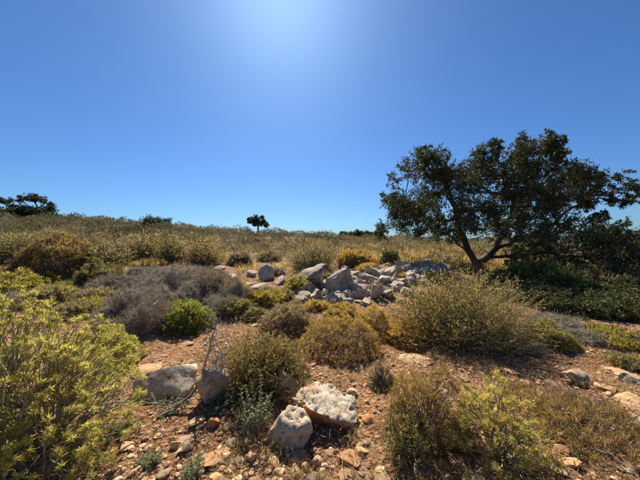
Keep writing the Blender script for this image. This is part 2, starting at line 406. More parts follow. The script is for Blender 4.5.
def sage(g, s, R, H, px, p, rng, seed, dens=1.0, leaf=.034):
    """upright leafy stems with pairs of oval grey-green leaves"""
    n = max(6, int(26 * dens)); Rm = float(np.mean(R)); a = rng.uniform(0, 6.28, n); r = Rm * np.sqrt(rng.uniform(0, 1, n))
    hh = H * rng.uniform(.45, 1.0, n) * (1 - .35 * (r / Rm) ** 2)
    tip = np.stack([r * np.cos(a), r * np.sin(a), hh], 1) + rng.normal(size=(n, 3)) * .015
    P = stem_paths(rng, Rm * .6, tip, 5, .03)
    tubes(s, P, np.array([1, .9, .8, .6, .4]) * .004, pal(rng, n, [(.25, .22, .14), (.30, .28, .19)]))
    m = 26; u = np.linspace(.15, 1.0, m)[None] * 3.999 * np.ones((n, 1)); i0 = u.astype(int).clip(0, 3); fr = (u - i0)[..., None]; ar = np.arange(n)[:, None]
    A = P[ar, i0]; B = P[ar, i0 + 1]; Q = (A + (B - A) * fr).reshape(-1, 3)
    th = (np.arange(m) * 2.4)[None] + rng.uniform(0, 6.28, (n, 1)); d = np.stack([np.cos(th), np.sin(th), np.full_like(th, .55)], -1).reshape(-1, 3) + rng.normal(size=(n * m, 3)) * .25
    L = leaf * rng.uniform(.6, 1.25, n * m) * np.tile(np.linspace(1.15, .6, m), n)
    blades(g, Q, d, L, L * .45, np.repeat(pal(rng, n, p, .12), m, 0) * .5 + pal(rng, n * m, p, .2) * .5, rng, .5, .5)
KIND = dict(sage=sage, cushion=cushion, dead=dead, broom=broom, spurge=spurge, leafy=leafy)
_seed = [100]
def shrub(name, label, px, py, wpx, hpx, kind, palette, cat='shrub', back=.8, ry=None, tint=(1, 1, 1), group=None, D=None, stems=True, **kw):
    """one plant: px,py the front foot of it in the photo, wpx x hpx its size there"""
    _seed[0] += 1; seed = _seed[0]; rng = np.random.default_rng(seed)
    if D is None:
        x, y = hit(px, py); r = wpx * .5 * y / F
        y2 = y + r * back
    else: y2 = D
    x = (px - 320) / F * y2; R = wpx * .5 * y2 / F; y = y2
    z0 = h1(x, y); ztop = EYE - (py - hpx - 240) / F * y2
    H = max(ztop - z0, .12)
    H *= 1.0
    root = empty(name, (x, y, z0)); tag(root, label, cat, group)
    g = Geo(); s = Geo(); px_ = math.hypot(x, y) / (F * 1.6)
    KIND[kind](g, s, (R * 1.06, (ry or .95) * R * 1.06), H, px_, PAL[palette], rng, seed, **kw)
    # rest on the uneven ground
    for gg in (g, s):
        for v in gg.v:
            dz = hgt(v[:, 0] + x, v[:, 1] + y) - z0
            v[:, 2] += (dz * np.clip(1 - v[:, 2] / max(H, .1), 0, 1)).astype(np.float32)
    mat = {'leafy': M_HARD, 'dead': M_DRY}.get(kind, M_LEAF)
    o = g.obj('foliage' if kind != 'dead' else 'twigs', mat, root); o.color = (*tint, 1)
    s.obj('stems', M_TWIG, root)
    return root

# ------------------------------------------------------------------ rocks
def ico(sub):
    bm = bmesh.new(); bmesh.ops.create_icosphere(bm, subdivisions=sub, radius=1)
    v = np.array([x.co[:] for x in bm.verts]); bm.verts.index_update()
    t = np.array([[q.index for q in f.verts] for f in bm.faces]); bm.free(); return v, t
ICO = {k: ico(k) for k in (1, 2, 3, 4, 5)}
def rock_shape(seed, dims, sub=4, cuts=9, rough=.07, pits=0.0, tight=(.45, .85)):
    rng = np.random.default_rng(seed); v, t = ICO[sub]; v = v.copy()
    v *= 1 + .18 * fbm(v * 1.2 + seed, seed, 2)[:, None]
    for _ in range(cuts):
        n = rdir(rng, 1)[0]; dd = rng.uniform(*tight); pr = v @ n - dd
        v -= np.where(pr > 0, pr * .92, 0)[:, None] * n
    v *= 1 + rough * fbm(v * 3.1 + seed * 1.3, seed + 1, 4, .55)[:, None]
    if pits:
        a = fbm(v * 4.5 + seed, seed + 5, 3, .6); v *= (1 - pits * np.clip(a - .15, 0, 1))[:, None]
    v = v / np.abs(v).max(0)
    return v * np.array(dims), t
def rock(name, label, px, py, wpx, hpx, seed, cat='rock', depth=.9, sink=.15, mat=None, sub=4, rot=0., tilt=(0, 0), tint=(1, 1, 1), group=None, parent=None, D=None, **kw):
    """px,py: the middle of its foot in the photo"""
    x, y = hit(px, py); r = wpx * .5 * y / F
    if D: y = D
    y += r * .55 * depth; x = (px - 320) / F * y
    W = wpx * .5 * y / F; z0 = h1(x, y); top = EYE - (py - hpx - 240) / F * y
    H = max(top - z0, .03)
    dims = (W, W * depth, (H * (1 + sink)) / 2)
    v, t = rock_shape(seed, (1, 1, 1), sub, **kw)
    c, s_ = math.cos(rot), math.sin(rot)
    from mathutils import Euler
    Rm = np.array(Euler((tilt[0], tilt[1], rot)).to_matrix()); v = v @ Rm.T
    v = v / np.abs(v).max(0) * np.array(dims)
    g = Geo(); g.add(v, t=t)
    o = g.obj(name, mat or M_ROCK, parent, smooth=True, loc=(x, y, z0 + H - dims[2]))
    o.color = (*tint, 1)
    if label: tag(o, label, cat, group)
    try: o.data.set_sharp_from_angle(angle=math.radians(30))
    except Exception: pass
    return o

# ------------------------------------------------------------------ trees
def tree(name, label, base, trunk, clumps, rng, leafL=.07, per=26, subs=12, pal_='dark', r0=.2, r_tip=.012, twig=True, cat='tree', mat=None):
    """trunk: list of limbs (lists of points, thickest first); clumps: (x,y,z,r).  Every clump grows its own bough from the nearest wood"""
    root = empty(name, base); tag(root, label, cat); base = np.array(base)
    nodes = []; par = []; fixed = []
    for limb in trunk:
        limb = np.array(limb, float); prev = None
        if nodes: prev = int(np.argmin(np.linalg.norm(np.array(nodes) - limb[0], axis=1)))
        for i in range(len(limb)):
            if prev is not None and i == 0: continue
            if prev is None or i == 0: nodes.append(limb[i]); par.append(-1); prev = len(nodes) - 1; continue
            a = nodes[prev]; k = max(1, int(np.linalg.norm(limb[i] - a) / (r0 * 1.6)))
            for j in range(1, k + 1):
                p = a + (limb[i] - a) * j / k + (rng.normal(size=3) * r0 * .13 if j < k else 0)
                nodes.append(p); par.append(prev); prev = len(nodes) - 1
    cl = np.array(clumps, float); start = np.array(trunk[0][0])
    order = np.argsort(np.linalg.norm(cl[:, :3] - np.array(trunk[0][-1]), axis=1))
    ends = []
    for i in order:
        c = cl[i, :3]; N = np.array(nodes); dist = np.linalg.norm(N - c, axis=1) + np.maximum(0, N[:, 2] - c[2]) * .5
        dist[: max(2, len(N) // 400)] += 9 * r0
        b = int(np.argmin(dist)); a = N[b]; L = np.linalg.norm(c - a); k = max(2, int(L / (r0 * 1.7)))
        prev = b; bow = np.array([0, 0, .05 * L])
        for j in range(1, k + 1):
            f = j / k; p = a + (c - a) * f + bow * math.sin(math.pi * f) + (rng.normal(size=3) * L * .03 if j < k else 0)
            nodes.append(p); par.append(prev); prev = len(nodes) - 1
        ends.append(prev)
    N = np.array(nodes); wgt = np.zeros(len(N))
    for e in ends:
        q = e
        while q >= 0: wgt[q] += 1; q = par[q]
    rad = r_tip + (r0 - r_tip) * (wgt / wgt.max()) ** .55
    g = Geo(); bark = [(.10, .085, .07), (.075, .06, .05), (.13, .11, .09)]
    P = []; Rr = []
    for i, q in enumerate(par):
        if q < 0: continue
        e = (N[i] - N[q]) * .12
        P.append([N[q] - e, N[i] + e]); Rr.append([rad[q] if wgt[q] < wgt[i] * 1.6 + 2 else min(rad[q], rad[i] * 1.25), rad[i]])
    P = np.array(P); tubes(g, P - base, np.array(Rr), pal(rng, len(P), bark, .1), 7)
    # leaves
    lf = Geo(); tw = Geo(); n = len(cl)
    sub_c = np.repeat(cl[:, :3], subs, 0) + rdir(rng, n * subs) * np.repeat(cl[:, 3], subs)[:, None] * rng.uniform(.25, 1.05, (n * subs, 1)) * np.array([1, 1, .9])
    if twig:
        a = np.repeat(cl[:, :3], subs, 0); t = np.linspace(0, 1, 3)[None, :, None]; PP = a[:, None] + (sub_c - a)[:, None] * t
        PP[:, 1] += rng.normal(size=(n * subs, 3)) * .04 * leafL / .07
        tubes(g, PP - base, np.array([.8, .6, .35]) * r_tip, pal(rng, n * subs, bark, .1), 3)
    m = n * subs * per; cc = np.repeat(sub_c, per, 0)
    out = unit(cc - np.repeat(cl[:, :3], subs * per, 0))
    rsub = np.repeat(np.repeat(cl[:, 3], subs) * .31, per)[:, None]
    Q = cc + rdir(rng, m) * rsub * rng.uniform(.1, 1.0, (m, 1))
    dd = out * .5 + rdir(rng, m) + np.array([0, 0, .15])
    pc = np.repeat(pal(rng, n * subs, PAL[pal_], .22), per, 0) * .6 + pal(rng, m, PAL[pal_], .3) * .4
    blades(lf, Q - base, dd, leafL * rng.uniform(.7, 1.35, m), leafL * .58, pc, rng, .35, .5)
    g.obj('trunk', M_TWIG, root, smooth=True)
    lf.obj('crown', mat or M_HARD, root)
    return root

def hull_rock(name, label, px, py, pts, seed, mat, rough=.02, tint=(1, 1, 1), levels=4, pit=.012, back=0., cat='rock', stain=False):
    """an angular boulder from its corner points, subdivided and weathered"""
    x, y = hit(px, py); y += back; x = (px - 320) / F * y
    bm = bmesh.new()
    for p in pts: bm.verts.new(p)
    r = bmesh.ops.convex_hull(bm, input=bm.verts)
    bmesh.ops.delete(bm, geom=[e for e in r['geom_interior'] if isinstance(e, bmesh.types.BMVert)], context='VERTS')
    bmesh.ops.bevel(bm, geom=list(bm.edges) , offset=.018, segments=2, affect='EDGES', profile=.6)
    bmesh.ops.triangulate(bm, faces=bm.faces)
    for _ in range(levels):
        es = [e for e in bm.edges if e.calc_length() > .022]
        if not es: break
        bmesh.ops.subdivide_edges(bm, edges=es, cuts=1, use_grid_fill=True); bmesh.ops.triangulate(bm, faces=[f for f in bm.faces if len(f.verts) > 3])
    bmesh.ops.recalc_face_normals(bm, faces=bm.faces); bm.normal_update()
    co = np.array([v.co[:] for v in bm.verts]); no = np.array([v.normal[:] for v in bm.verts]); bm.verts.index_update()
    t = np.array([[q.index for q in f.verts] for f in bm.faces]); bm.free()
    d = rough * fbm(co * 7 + seed, seed, 4, .55) - pit * np.clip(fbm(co * 22 + seed, seed + 9, 3, .6) - .1, 0, 1) * 2
    co = co + no * d[:, None]
    cc = np.ones((len(co), 3))
    if stain: # soil still sticking to the broken face
        k = np.clip((no @ np.array([-.35, -.85, -.4]) - .45) * 4 + .6 * fbm(co * 9, seed + 3, 3), 0, 1)[:, None]; cc = cc * (1 - k) + np.array([.85, .52, .28]) * k
    g = Geo(); g.add(co, t=t, col=cc); o = g.obj(name, mat, None, smooth=True, loc=(x, y, h1(x, y))); o.color = (*tint, 1)
    return tag(o, label, cat)
# ------------------------------------------------------------------ the big tree on the right
def build_big_tree():
    rng = np.random.default_rng(7); D0 = 12.0
    def T(zx, zy, off=0.0):
        D = D0 + off; px = 360 + zx / 2.286; py = 110 + zy / 2.286
        return ((px - 320) / F * D, D, EYE - (py - 240) / F * D)
    bx, by, _ = T(283, 385); base = (bx, by, h1(bx, by))
    b = (bx, by, base[2] - .1)
    limbs = [[b, T(277, 366), T(266, 350, -.05), T(258, 338, -.1), T(246, 318, -.3), T(236, 290, -.3), T(225, 250, -.5), T(205, 200, -.4), T(190, 150, -.2)],
             [T(268, 352), T(290, 336, .2), T(310, 315, .4), T(328, 283, .3), T(344, 245, .1), T(352, 200, .1), T(370, 140, 0)],
             [T(310, 315, .4), T(370, 296, .8), T(430, 268, 1.0), T(480, 225, .8), T(540, 195, .5), T(610, 190, .3)],
             [T(262, 345), T(210, 290, .8), T(150, 255, .8), T(95, 240, .6)],
             [T(290, 336, .2), T(370, 332, -.6), T(450, 325, -1.0), T(540, 315, -1.0)],
             [T(344, 245, .1), T(400, 190, -.5), T(440, 110, -.4)]]
    cz = [(150,88,18),(142,105,20),(110,140,30),(78,160,24),(70,205,24),(92,228,26),(140,150,36),(190,115,24),(210,150,32),(130,195,42),(180,190,42),
          (222,200,42),(120,238,36),(60,265,26),(100,268,34),(160,245,46),(210,250,48),(250,235,42),(258,128,30),(270,100,18),(310,76,16),(296,108,26),
          (288,150,34),(300,190,36),(280,222,40),(285,262,38),(240,165,34),(170,150,30),
          (372,66,18),(368,96,26),(380,138,34),(348,122,18),(404,118,24),(430,58,16),(452,72,15),(458,100,14),(422,150,28),(402,180,34),(384,212,34),(432,200,36),
          (342,160,22),(362,240,28),(410,230,36),(455,160,26),
          (490,138,26),(522,142,22),(470,172,28),(500,180,34),(540,182,28),(480,218,34),(440,240,38),(524,216,18),(572,188,22),(552,240,14),(600,152,19),(622,168,17),
          (612,200,18),(640,196,19),(578,206,13),(548,150,14),
          (672,180,18),(700,290,38),(740,310,40),
          (470,268,42),(520,275,42),(430,290,44),(545,305,40),(560,338,42),(500,335,46),(450,325,42),(590,375,40),(585,300,36),(400,298,38),(352,272,30),(390,262,34),
          (612,305,30),(640,320,34),(640,360,36),(560,385,46),(505,380,48),(450,370,40),(660,290,40),(690,340,44),(320,290,24),(370,335,26),(410,350,34),(355,318,24),(345,345,22),(385,360,30),(430,385,36),(480,400,38),(530,410,38),(600,405,38),(75,245,24),(45,278,20),(130,275,30),(190,280,34),(235,275,34),(320,240,26),(330,130,22),(230,130,24),(340,195,22),(520,165,24),(455,215,30),(560,270,30),(600,260,18),(610,335,36),(480,300,40),(530,350,40)]
    cl = []
    for (zx, zy, r) in cz:
        r *= .93
        spread = 2.3 * math.sqrt(max(.08, 1 - ((zx - 350) / 420) ** 2)) * (1.0 if zy > 130 else .5)
        off = rng.uniform(-1, 1) * spread
        if zy > 330: off = rng.uniform(-1.6, .6)
        x, y, z = T(zx, zy, off); cl.append((x, y, z, r * .0202))
        if zy < 140 and zx < 590:   # leaves clothe the bough below each tip
            x, y, z = T(zx + (350 - zx) * .05 + rng.uniform(-6, 6), zy + 20, off * .9); cl.append((x, y, z, r * .0175))
            x, y, z = T(zx + (350 - zx) * .10 + rng.uniform(-8, 8), zy + 40, off * .8); cl.append((x, y, z, r * .018))
        if 130 < zy < 320 and rng.random() < .4:
            o2 = -np.sign(off) * rng.uniform(.3, 1) * spread
            x, y, z = T(zx + rng.uniform(-12, 12), zy + rng.uniform(0, 14), o2); cl.append((x, y, z, r * .0197))
    # fill the crown's volume so that only small gaps stay open
    poly = np.array([(52,215),(62,165),(100,125),(140,82),(165,98),(200,98),(230,130),(262,102),(305,75),(332,110),(370,65),(392,90),(430,55),(462,85),(455,125),(500,132),(545,150),(560,185),(550,240),(560,265),(640,290),(700,300),(690,390),(560,410),(450,385),(385,330),(335,285),(250,288),(180,292),(100,290),(50,280)], float)
    def inside(p):
        c = False; j = len(poly) - 1
        for i in range(len(poly)):
            if (poly[i, 1] > p[1]) != (poly[j, 1] > p[1]) and p[0] < (poly[j, 0] - poly[i, 0]) * (p[1] - poly[i, 1]) / (poly[j, 1] - poly[i, 1]) + poly[i, 0]: c = not c
            j = i
        return c
    k = 0
    while k < 195:
        p = (rng.uniform(50, 700), rng.uniform(60, 400))
        if not inside(p) or math.hypot(p[0] - 332, p[1] - 242) < 24 or math.hypot(p[0] - 300, p[1] - 165) < 14 or math.hypot(p[0] - 520, p[1] - 240) < 16: continue
        sp = 2.6 * math.sqrt(max(.08, 1 - ((p[0] - 350) / 420) ** 2)) * (1.0 if p[1] > 150 else .4)
        x, y, z = T(p[0], p[1], rng.uniform(-sp, sp)); cl.append((x, y, z, rng.uniform(20, 30) * .0202)); k += 1
    tree('carob_tree', 'large dark evergreen tree with leaning forked trunk at the right', base, limbs, cl, rng,
         leafL=.09, per=23, subs=15, r0=.23, r_tip=.011)
build_big_tree()

# ------------------------------------------------------------------ far trees on the skyline
def far_tree(name, label, px, pyb, D, clumps, trunk, seed, leafL=.35, r0=.22, per=10, subs=9, pal_='dark'):
    """clumps in photo pixels relative to the foot: (dx, dy up, r)"""
    rng = np.random.default_rng(seed); k = D / F; x = (px - 320) * k; z = h1(x, D); zz = EYE - (pyb - 240) * k
    q = lambda dx, dy, o=0: (x + dx * k, D + o * k, zz + dy * k)
    limbs = [[(x, D, z - .2)] + [q(*p) for p in trunk[0]]] + [[q(*p) for p in t] for t in trunk[1:]]
    cl = []
    for (dx, dy, r) in clumps:
        cl.append((*q(dx, dy, rng.uniform(-4, 4)), r * k)); cl.append((*q(dx * .8, dy - .3, rng.uniform(-6, 6)), r * k * .9))
    return tree(name, label, (x, D, z), limbs, cl, rng, leafL=leafL, per=per, subs=subs, r0=r0, r_tip=.02 if D < 35 else .05, twig=False, pal_=pal_)
far_tree('small_tree', 'small round-crowned tree standing alone on the skyline left of centre', 258, 230, 27,
         [(-7, 11, 3.3), (-2, 12.5, 3.5), (-5, 7.5, 3), (2, 9.5, 3.5), (5, 7, 3.3), (9, 5, 2.4), (-9, 8, 2), (1, 6.5, 3), (-2, 9, 3.5), (7, 8.5, 2), (-4, 5.5, 2), (-10, 11, 1.6), (4, 13, 1.8)], [[(0, 2), (.3, 4), (0, 7)], [(.2, 3), (-4, 7)], [(.2, 3), (5, 6)]], 31, .12, .09, per=16, subs=14)
far_tree('umbrella_tree', 'flat-topped spreading tree on the hilltop at far left', 36, 213, 28,
         [(-22, 12, 3), (-15, 15.5, 3.6), (-9, 17, 3.6), (-2, 16.5, 3.6), (4, 14.5, 3.4), (9, 12, 3), (14, 9, 2.6), (17, 8, 2), (-5, 14, 3), (1, 12.5, 2.5), (-27, 7, 3.4), (-18, 5, 3), (-10, 3, 3), (-2, 2, 3), (6, 2, 2.5), (-22, 2, 3)],
         [[(0, 3), (1, 7), (-2, 12)], [(0, 3), (7, 8), (10, 11)], [(0, 3), (-9, 8), (-14, 13)]], 32, .13, .11, per=15, subs=15)
far_tree('umbrella_tree', 'dark tree crown at the left edge of the picture on the hilltop', -2, 214, 28,
         [(0, 15, 4), (6, 13.5, 3.4), (-6, 15, 4), (-12, 13, 4), (9, 11.5, 2), (-3, 9, 3), (3, 3, 3.5), (-6, 3, 3.5)], [[(0, 4), (-1, 10)]], 33, .13, .11, per=15, subs=15)
for i, (px, pyb, D, s, lab) in enumerate([
    (345, 236.5, 54, .9, 'leftmost of the low dark trees on the skyline left of the big tree'),
    (356, 236.5, 56, 1.1, 'second from left of the low dark trees on the skyline near the big tree'),
    (367, 237, 55, 1.0, 'third from left of the low dark trees on the skyline near the big tree'),
    (377, 237, 57, 1.15, 'low dark skyline tree just left of the big tree crown'),
    (608, 240, 40, 1.2, 'dark distant tree behind the right side of the big tree'),
    (622, 240, 38, 1.7, 'dark distant tree near the right edge behind the big tree'),
    (637, 241, 36, 1.9, 'dark distant tree cut by the right edge of the picture'),
    (585, 240, 44, 1.3, 'dark distant tree seen through the lower boughs of the big tree')]):
    far_tree('distant_tree', lab, px, pyb, D, [(-4 * s, 2.0 * s, 2.6 * s), (0, 3.2 * s, 2.8 * s), (4 * s, 2.2 * s, 2.6 * s), (-1 * s, 1 * s, 2.6 * s), (3 * s, .5 * s, 2 * s), (-5 * s, .3 * s, 2 * s)],
             [[(0, 1), (0, 2.5 * s)]], 40 + i, .5, .18, per=9, subs=7)['group'] = 'distant trees on the skyline'

# ------------------------------------------------------------------ limestone outcrop
oc = empty('rock_outcrop', (.4, 7.4, h1(.4, 7.4))); tag(oc, 'broken pale limestone outcrop across the middle slope behind the golden cushions', 'outcrop')
OUT = [  # px, py foot, w, h
 (311, 287, 36, 25), (341, 292, 34, 29), (360, 297, 26, 24), (376, 299, 26, 26), (351, 280, 28, 16), (331, 302, 26, 18), (315, 300, 24, 14), (346, 304, 16, 9), (301, 291, 14, 10),
 (366, 282, 24, 15), (384, 285, 26, 16), (398, 289, 24, 14), (389, 298, 22, 16), (408, 296, 22, 14), (374, 272, 24, 9), (392, 275, 26, 11), (410, 280, 24, 12),
 (424, 285, 22, 10), (404, 270, 24, 8), (421, 273, 26, 9), (436, 277, 22, 9), (442, 270, 22, 7), (388, 266, 20, 6), (360, 268, 20, 8), (345, 270, 18, 8),
 (334, 282, 14, 12), (420, 294, 16, 10), (323, 290, 16, 14), (400, 303, 18, 10), (365, 306, 18, 8), (383, 306, 14, 7), (429, 267, 16, 5), (415, 265, 16, 5)]
def outcrop_rocks():
    rng = np.random.default_rng(5)
    for i, (px, py, w, h) in enumerate(OUT):
        if i > 0 and i not in (1,): w *= .62; h *= .62
        o = rock('rock', None, px, py, w, h, 300 + i, parent=None, mat=M_CRAG, sub=4 if w > 24 else 3, depth=rng.uniform(.75, 1.2), sink=.5,
                 cuts=26, rough=.12, tight=(.25, .62), tilt=(rng.uniform(-.5, .3), rng.uniform(-.3, .3)), rot=rng.uniform(0, 6), pits=.25)
        f = rng.uniform(.8, 1.12); o.color = (f, f * rng.uniform(.96, 1), f * rng.uniform(.9, 1), 1)
        o.location = o.location - oc.location; o.parent = oc
    for i in range(70):
        t = rng.random(); px = 298 + 142 * t; lo = 303 - 30 * max(0, t - .45) / .55; hi = 284 - 20 * t
        py = rng.uniform(hi, lo); w = rng.uniform(9, 17)
        o = rock('rock', None, px, py, w, w * rng.uniform(.4, .7), 820 + i, mat=M_CRAG, sub=3, depth=rng.uniform(.8, 1.3), sink=.7, cuts=24, rough=.12, tight=(.25, .62), tilt=(rng.uniform(-.4, .3), rng.uniform(-.3, .3)), rot=rng.uniform(0, 6), pits=.2)
        f = rng.uniform(.75, 1.1); o.color = (f, f * rng.uniform(.94, 1), f * rng.uniform(.85, 1), 1)
        o.location = o.location - oc.location; o.parent = oc
    # rubble between the big pieces
    for i in range(260):
        t = rng.random(); px = 300 + 148 * t; lo = 304 - 34 * max(0, t - .45) / .55; hi = 283 - 22 * t
        py = rng.uniform(hi, lo); w = 4 + 10 * rng.random() ** 1.6
        o = rock('rock', None, px, py, w, w * rng.uniform(.4, .75), 500 + i, mat=M_CRAG, sub=2, depth=rng.uniform(.7, 1.2), sink=.6, cuts=20, rough=.1, tight=(.25, .62), tilt=(rng.uniform(-.4, .4), 0), rot=rng.uniform(0, 6))
        f = rng.uniform(.8, 1.15); o.color = (f, f * rng.uniform(.92, 1), f * rng.uniform(.82, 1), 1)
        o.location = o.location - oc.location; o.parent = oc
outcrop_rocks()
rock('boulder', 'upright rounded grey boulder left of the limestone outcrop', 266, 280, 17, 18, 61, mat=M_CRAG, cuts=7, sink=.3)
for i, (px, py, w, h, lab) in enumerate([
    (240, 289, 30, 7, 'low flat slab on the reddish slope left of the outcrop'),
    (262, 290, 22, 8, 'brown weathered slab just below the upright boulder'),
    (230, 279, 18, 5, 'small pale slab on the reddish slope near the grey shrubs'),
    (282, 284, 14, 8, 'small stone between the upright boulder and the outcrop'),
    (252, 276, 12, 6, 'pale stone high on the reddish slope left of the boulder'),
    (219, 270, 12, 5, 'small pale stone at the top of the reddish slope'),
    (168, 262, 12, 4, 'pale stone in the straw strip below the hillside scrub')]):
    rock('flat_rock', lab, px, py, w, h, 70 + i, mat=M_CRAG, sub=3, sink=.5, depth=1.3)

# ------------------------------------------------------------------ foreground rocks
rock('boulder', 'long pale boulder lying left of the leaning dead twigs', 171, 398, 68, 38, 11, depth=.75, sink=.35, cuts=6, rot=.5, tilt=(.1, -.12), tight=(.5, .85), rough=.06)
rock('boulder', 'lichen-spotted boulder with a tan front just right of the dead twigs', 214, 403, 33, 37, 12, depth=.9, sink=.2, cuts=7, rough=.05, tint=(1, .93, .85))
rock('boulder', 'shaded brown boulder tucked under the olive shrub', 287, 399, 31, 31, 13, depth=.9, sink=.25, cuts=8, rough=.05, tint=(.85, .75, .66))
hull_rock('boulder', 'largest pitted boulder with a rusty overhanging face', 326, 438,
    [(-.29, .06, .18), (-.25, -.02, .17), (-.14, -.14, .19), (-.03, -.17, .16), (.13, -.19, .1), (.27, -.11, .05), (.32, .0, .06), (.27, .14, .13), (.08, .22, .2), (-.08, .23, .22), (-.22, .15, .21),
     (-.2, .05, -.02), (-.06, .0, -.03), (.12, -.06, -.03), (.24, .06, -.04), (-.1, .2, -.04)], 24, M_ROCK, rough=.02, pit=.014, stain=True, back=.2)
hull_rock('boulder', 'pale blunt boulder in front of the largest pitted one', 290, 455,
    [(-0.16, -0.016, 0.02), (-0.19, 0.016, 0.079), (-0.1, -0.096, 0.0), (0.09, -0.104, -0.007), (0.15, -0.032, 0.013), (0.18, -0.016, 0.092), (0.15, -0.048, 0.178), (0.1, 0.08, 0.224), (-0.03, 0.08, 0.238), (-0.09, -0.016, 0.218), (-0.12, -0.064, 0.145), (0.06, -0.096, 0.172), (0, 0.16, 0.0), (0.14, 0.12, 0.0), (-0.12, 0.112, 0.066)], 15, M_ROCK, rough=.018, pit=.012, tint=(1.04, .97, .9), back=.13)
rock('flat_rock', 'weathered grey block on the bare soil at the right', 574, 384, 26, 15, 16, depth=1.1, sink=.6, sub=4, pits=.2, tint=(.85, .75, .64))
rock('flat_rock', 'tan flat slab below the grey block at the right', 590, 410, 26, 11, 17, depth=1.0, sink=.5, tint=(.95, .75, .55), sub=4)
rock('flat_rock', 'pale ledge at the right edge above the tan ledges', 632, 386, 28, 13, 18, depth=1.0, sink=.6, sub=4, pits=.2, tint=(.95, .82, .66))
rock('flat_rock', 'wide tan ledge at the right edge of the picture', 630, 408, 32, 12, 19, depth=1.0, sink=.5, tint=(.95, .78, .58), sub=4)
rock('flat_rock', 'narrow grey ledge low at the right edge', 634, 428, 26, 10, 20, depth=1.1, sink=.6, sub=4, tint=(.85, .75, .62))
rock('flat_rock', 'flat brown slab half buried above the dry spiny cushion', 545, 402, 34, 9, 21, depth=1.0, sink=.6, tint=(.75, .55, .4), sub=3)
rock('flat_rock', 'long flat buff stone on red soil below the golden cushion row', 416, 363, 34, 6, 22, depth=.8, sink=.6, tint=(1, .85, .62), sub=3)
rock('flat_rock', 'flat pale stone on the red soil behind the long pale boulder', 150, 375, 34, 8, 23, depth=.9, sink=.5, tint=(.95, .7, .5), sub=3)
for i, (px, py, w_, h_, lab) in enumerate([(556, 388, 20, 6, 'rusty flat ledge piece left of the grey block'), (603, 392, 22, 8, 'tan ledge piece between the grey block and the pale ledge'),
    (607, 420, 22, 9, 'brown ledge piece below the tan flat slab'), (527, 388, 18, 6, 'rusty flat stone below the shade of the large olive bush'), (575, 421, 24, 8, 'brown slab just behind the dry spiny cushion'),
    (612, 372, 20, 5, 'thin pale slab on the bare soil near the right edge'), (510, 374, 16, 5, 'small rusty slab at the foot of the large olive bush'), (560, 371, 14, 4, 'thin flat stone behind the grey block')]):
    rock('flat_rock', lab, px, py, w_, h_, 160 + i, mat=M_STONE, sub=3, sink=.6, depth=1.0, cuts=14, tight=(.3, .7), rough=.1, tint=(1.2, .95, .75) if i % 2 else (.95, .75, .58))
STN = [(196,428,17,10,'squat tan stone below the lichen-spotted boulder',(1,.8,.6)), (212,428,14,10,'reddish stone right of the squat tan stone',(.9,.55,.4)),
 (244,450,14,10,'rounded brown stone left of the pale blunt boulder',(.95,.7,.5)), (251,466,16,13,'buff angular stone low left of the pale blunt boulder',(1.1,.92,.7)),
 (214,468,30,12,'long narrow brown stone lying at the bottom',(.8,.6,.42)), (217,484,18,10,'tan stone cut by the bottom edge',(1.0,.75,.55)),
 (360,458,15,10,'pale yellow pointed stone right of the largest boulder',(1.25,1.05,.75)), (360,450,9,5,'small pointed white stone behind the pale yellow one',(1.3,1.15,.95)),
 (350,468,28,6,'thin flat brown stone below the pale yellow stone',(.7,.5,.35)), (318,468,13,11,'grey knobbly stone below the largest boulder',(1.1,1,.85)),
 (306,472,9,8,'small orange stone beside the grey knobbly stone',(1.0,.7,.45)), (369,424,14,12,'rusty stone right of the largest boulder',(.95,.65,.42)),
 (352,398,14,10,'grey stone behind the largest boulder',(.95,.88,.78)), (126,452,16,8,'small pale flat stone at the lower left',(1.1,.95,.75)),
 (176,450,13,9,'yellowish stone among grey herbs at the lower left',(1.15,1,.65)), (187,455,16,12,'pale lumpy stone among grey herbs at the lower left',(1.15,1.05,.8)),
 (188,346,12,4,'small flat stone on bare soil in front of the green dome shrub',(1,.7,.5)), (573,353,8,4,'pale pebble at the top of the bare soil on the right',(1.1,.95,.8)),
 (600,446,22,11,'rounded brown stone under the dry spiny cushion',(.8,.6,.45)), (572,470,16,10,'tan stone at the bottom right below the spiny cushion',(.95,.75,.55)),
 (560,478,14,9,'pale stone at the bottom edge on the right',(1,.85,.65)), (625,470,26,8,'long pale stone in the lower right corner',(1.1,.9,.7))]
for i, (px, py, w_, h_, lab, tn) in enumerate(STN):
    rock('stone', lab, px, py, w_, h_, 120 + i, cat='stone', mat=M_STONE, sub=3, sink=.25, cuts=15, rough=.09, tight=(.3, .7), tint=tuple(c * 1.25 for c in tn), depth=.9)
MARKS = [((176, 392), 'the long pale boulder'), ((214, 400), 'the lichen-spotted boulder'), ((326, 436), 'the largest pitted boulder'), ((290, 452), 'the pale blunt boulder'),
  ((420, 440), 'the near brown-gold bush'), ((495, 440), 'the near spurge at bottom right'), ((585, 450), 'the dry spiny cushion'), ((340, 360), 'the round golden cushion'),
  ((575, 380), 'the grey block at the right'), ((630, 400), 'the ledges at the right edge'), ((110, 450), 'the near yellow bush'), ((188, 340), 'the green dome shrub'), ((460, 358), 'the large olive bush'), ((150, 465), 'the grey herbs at lower left'), ((380, 385), 'the small grey-brown tuft')]
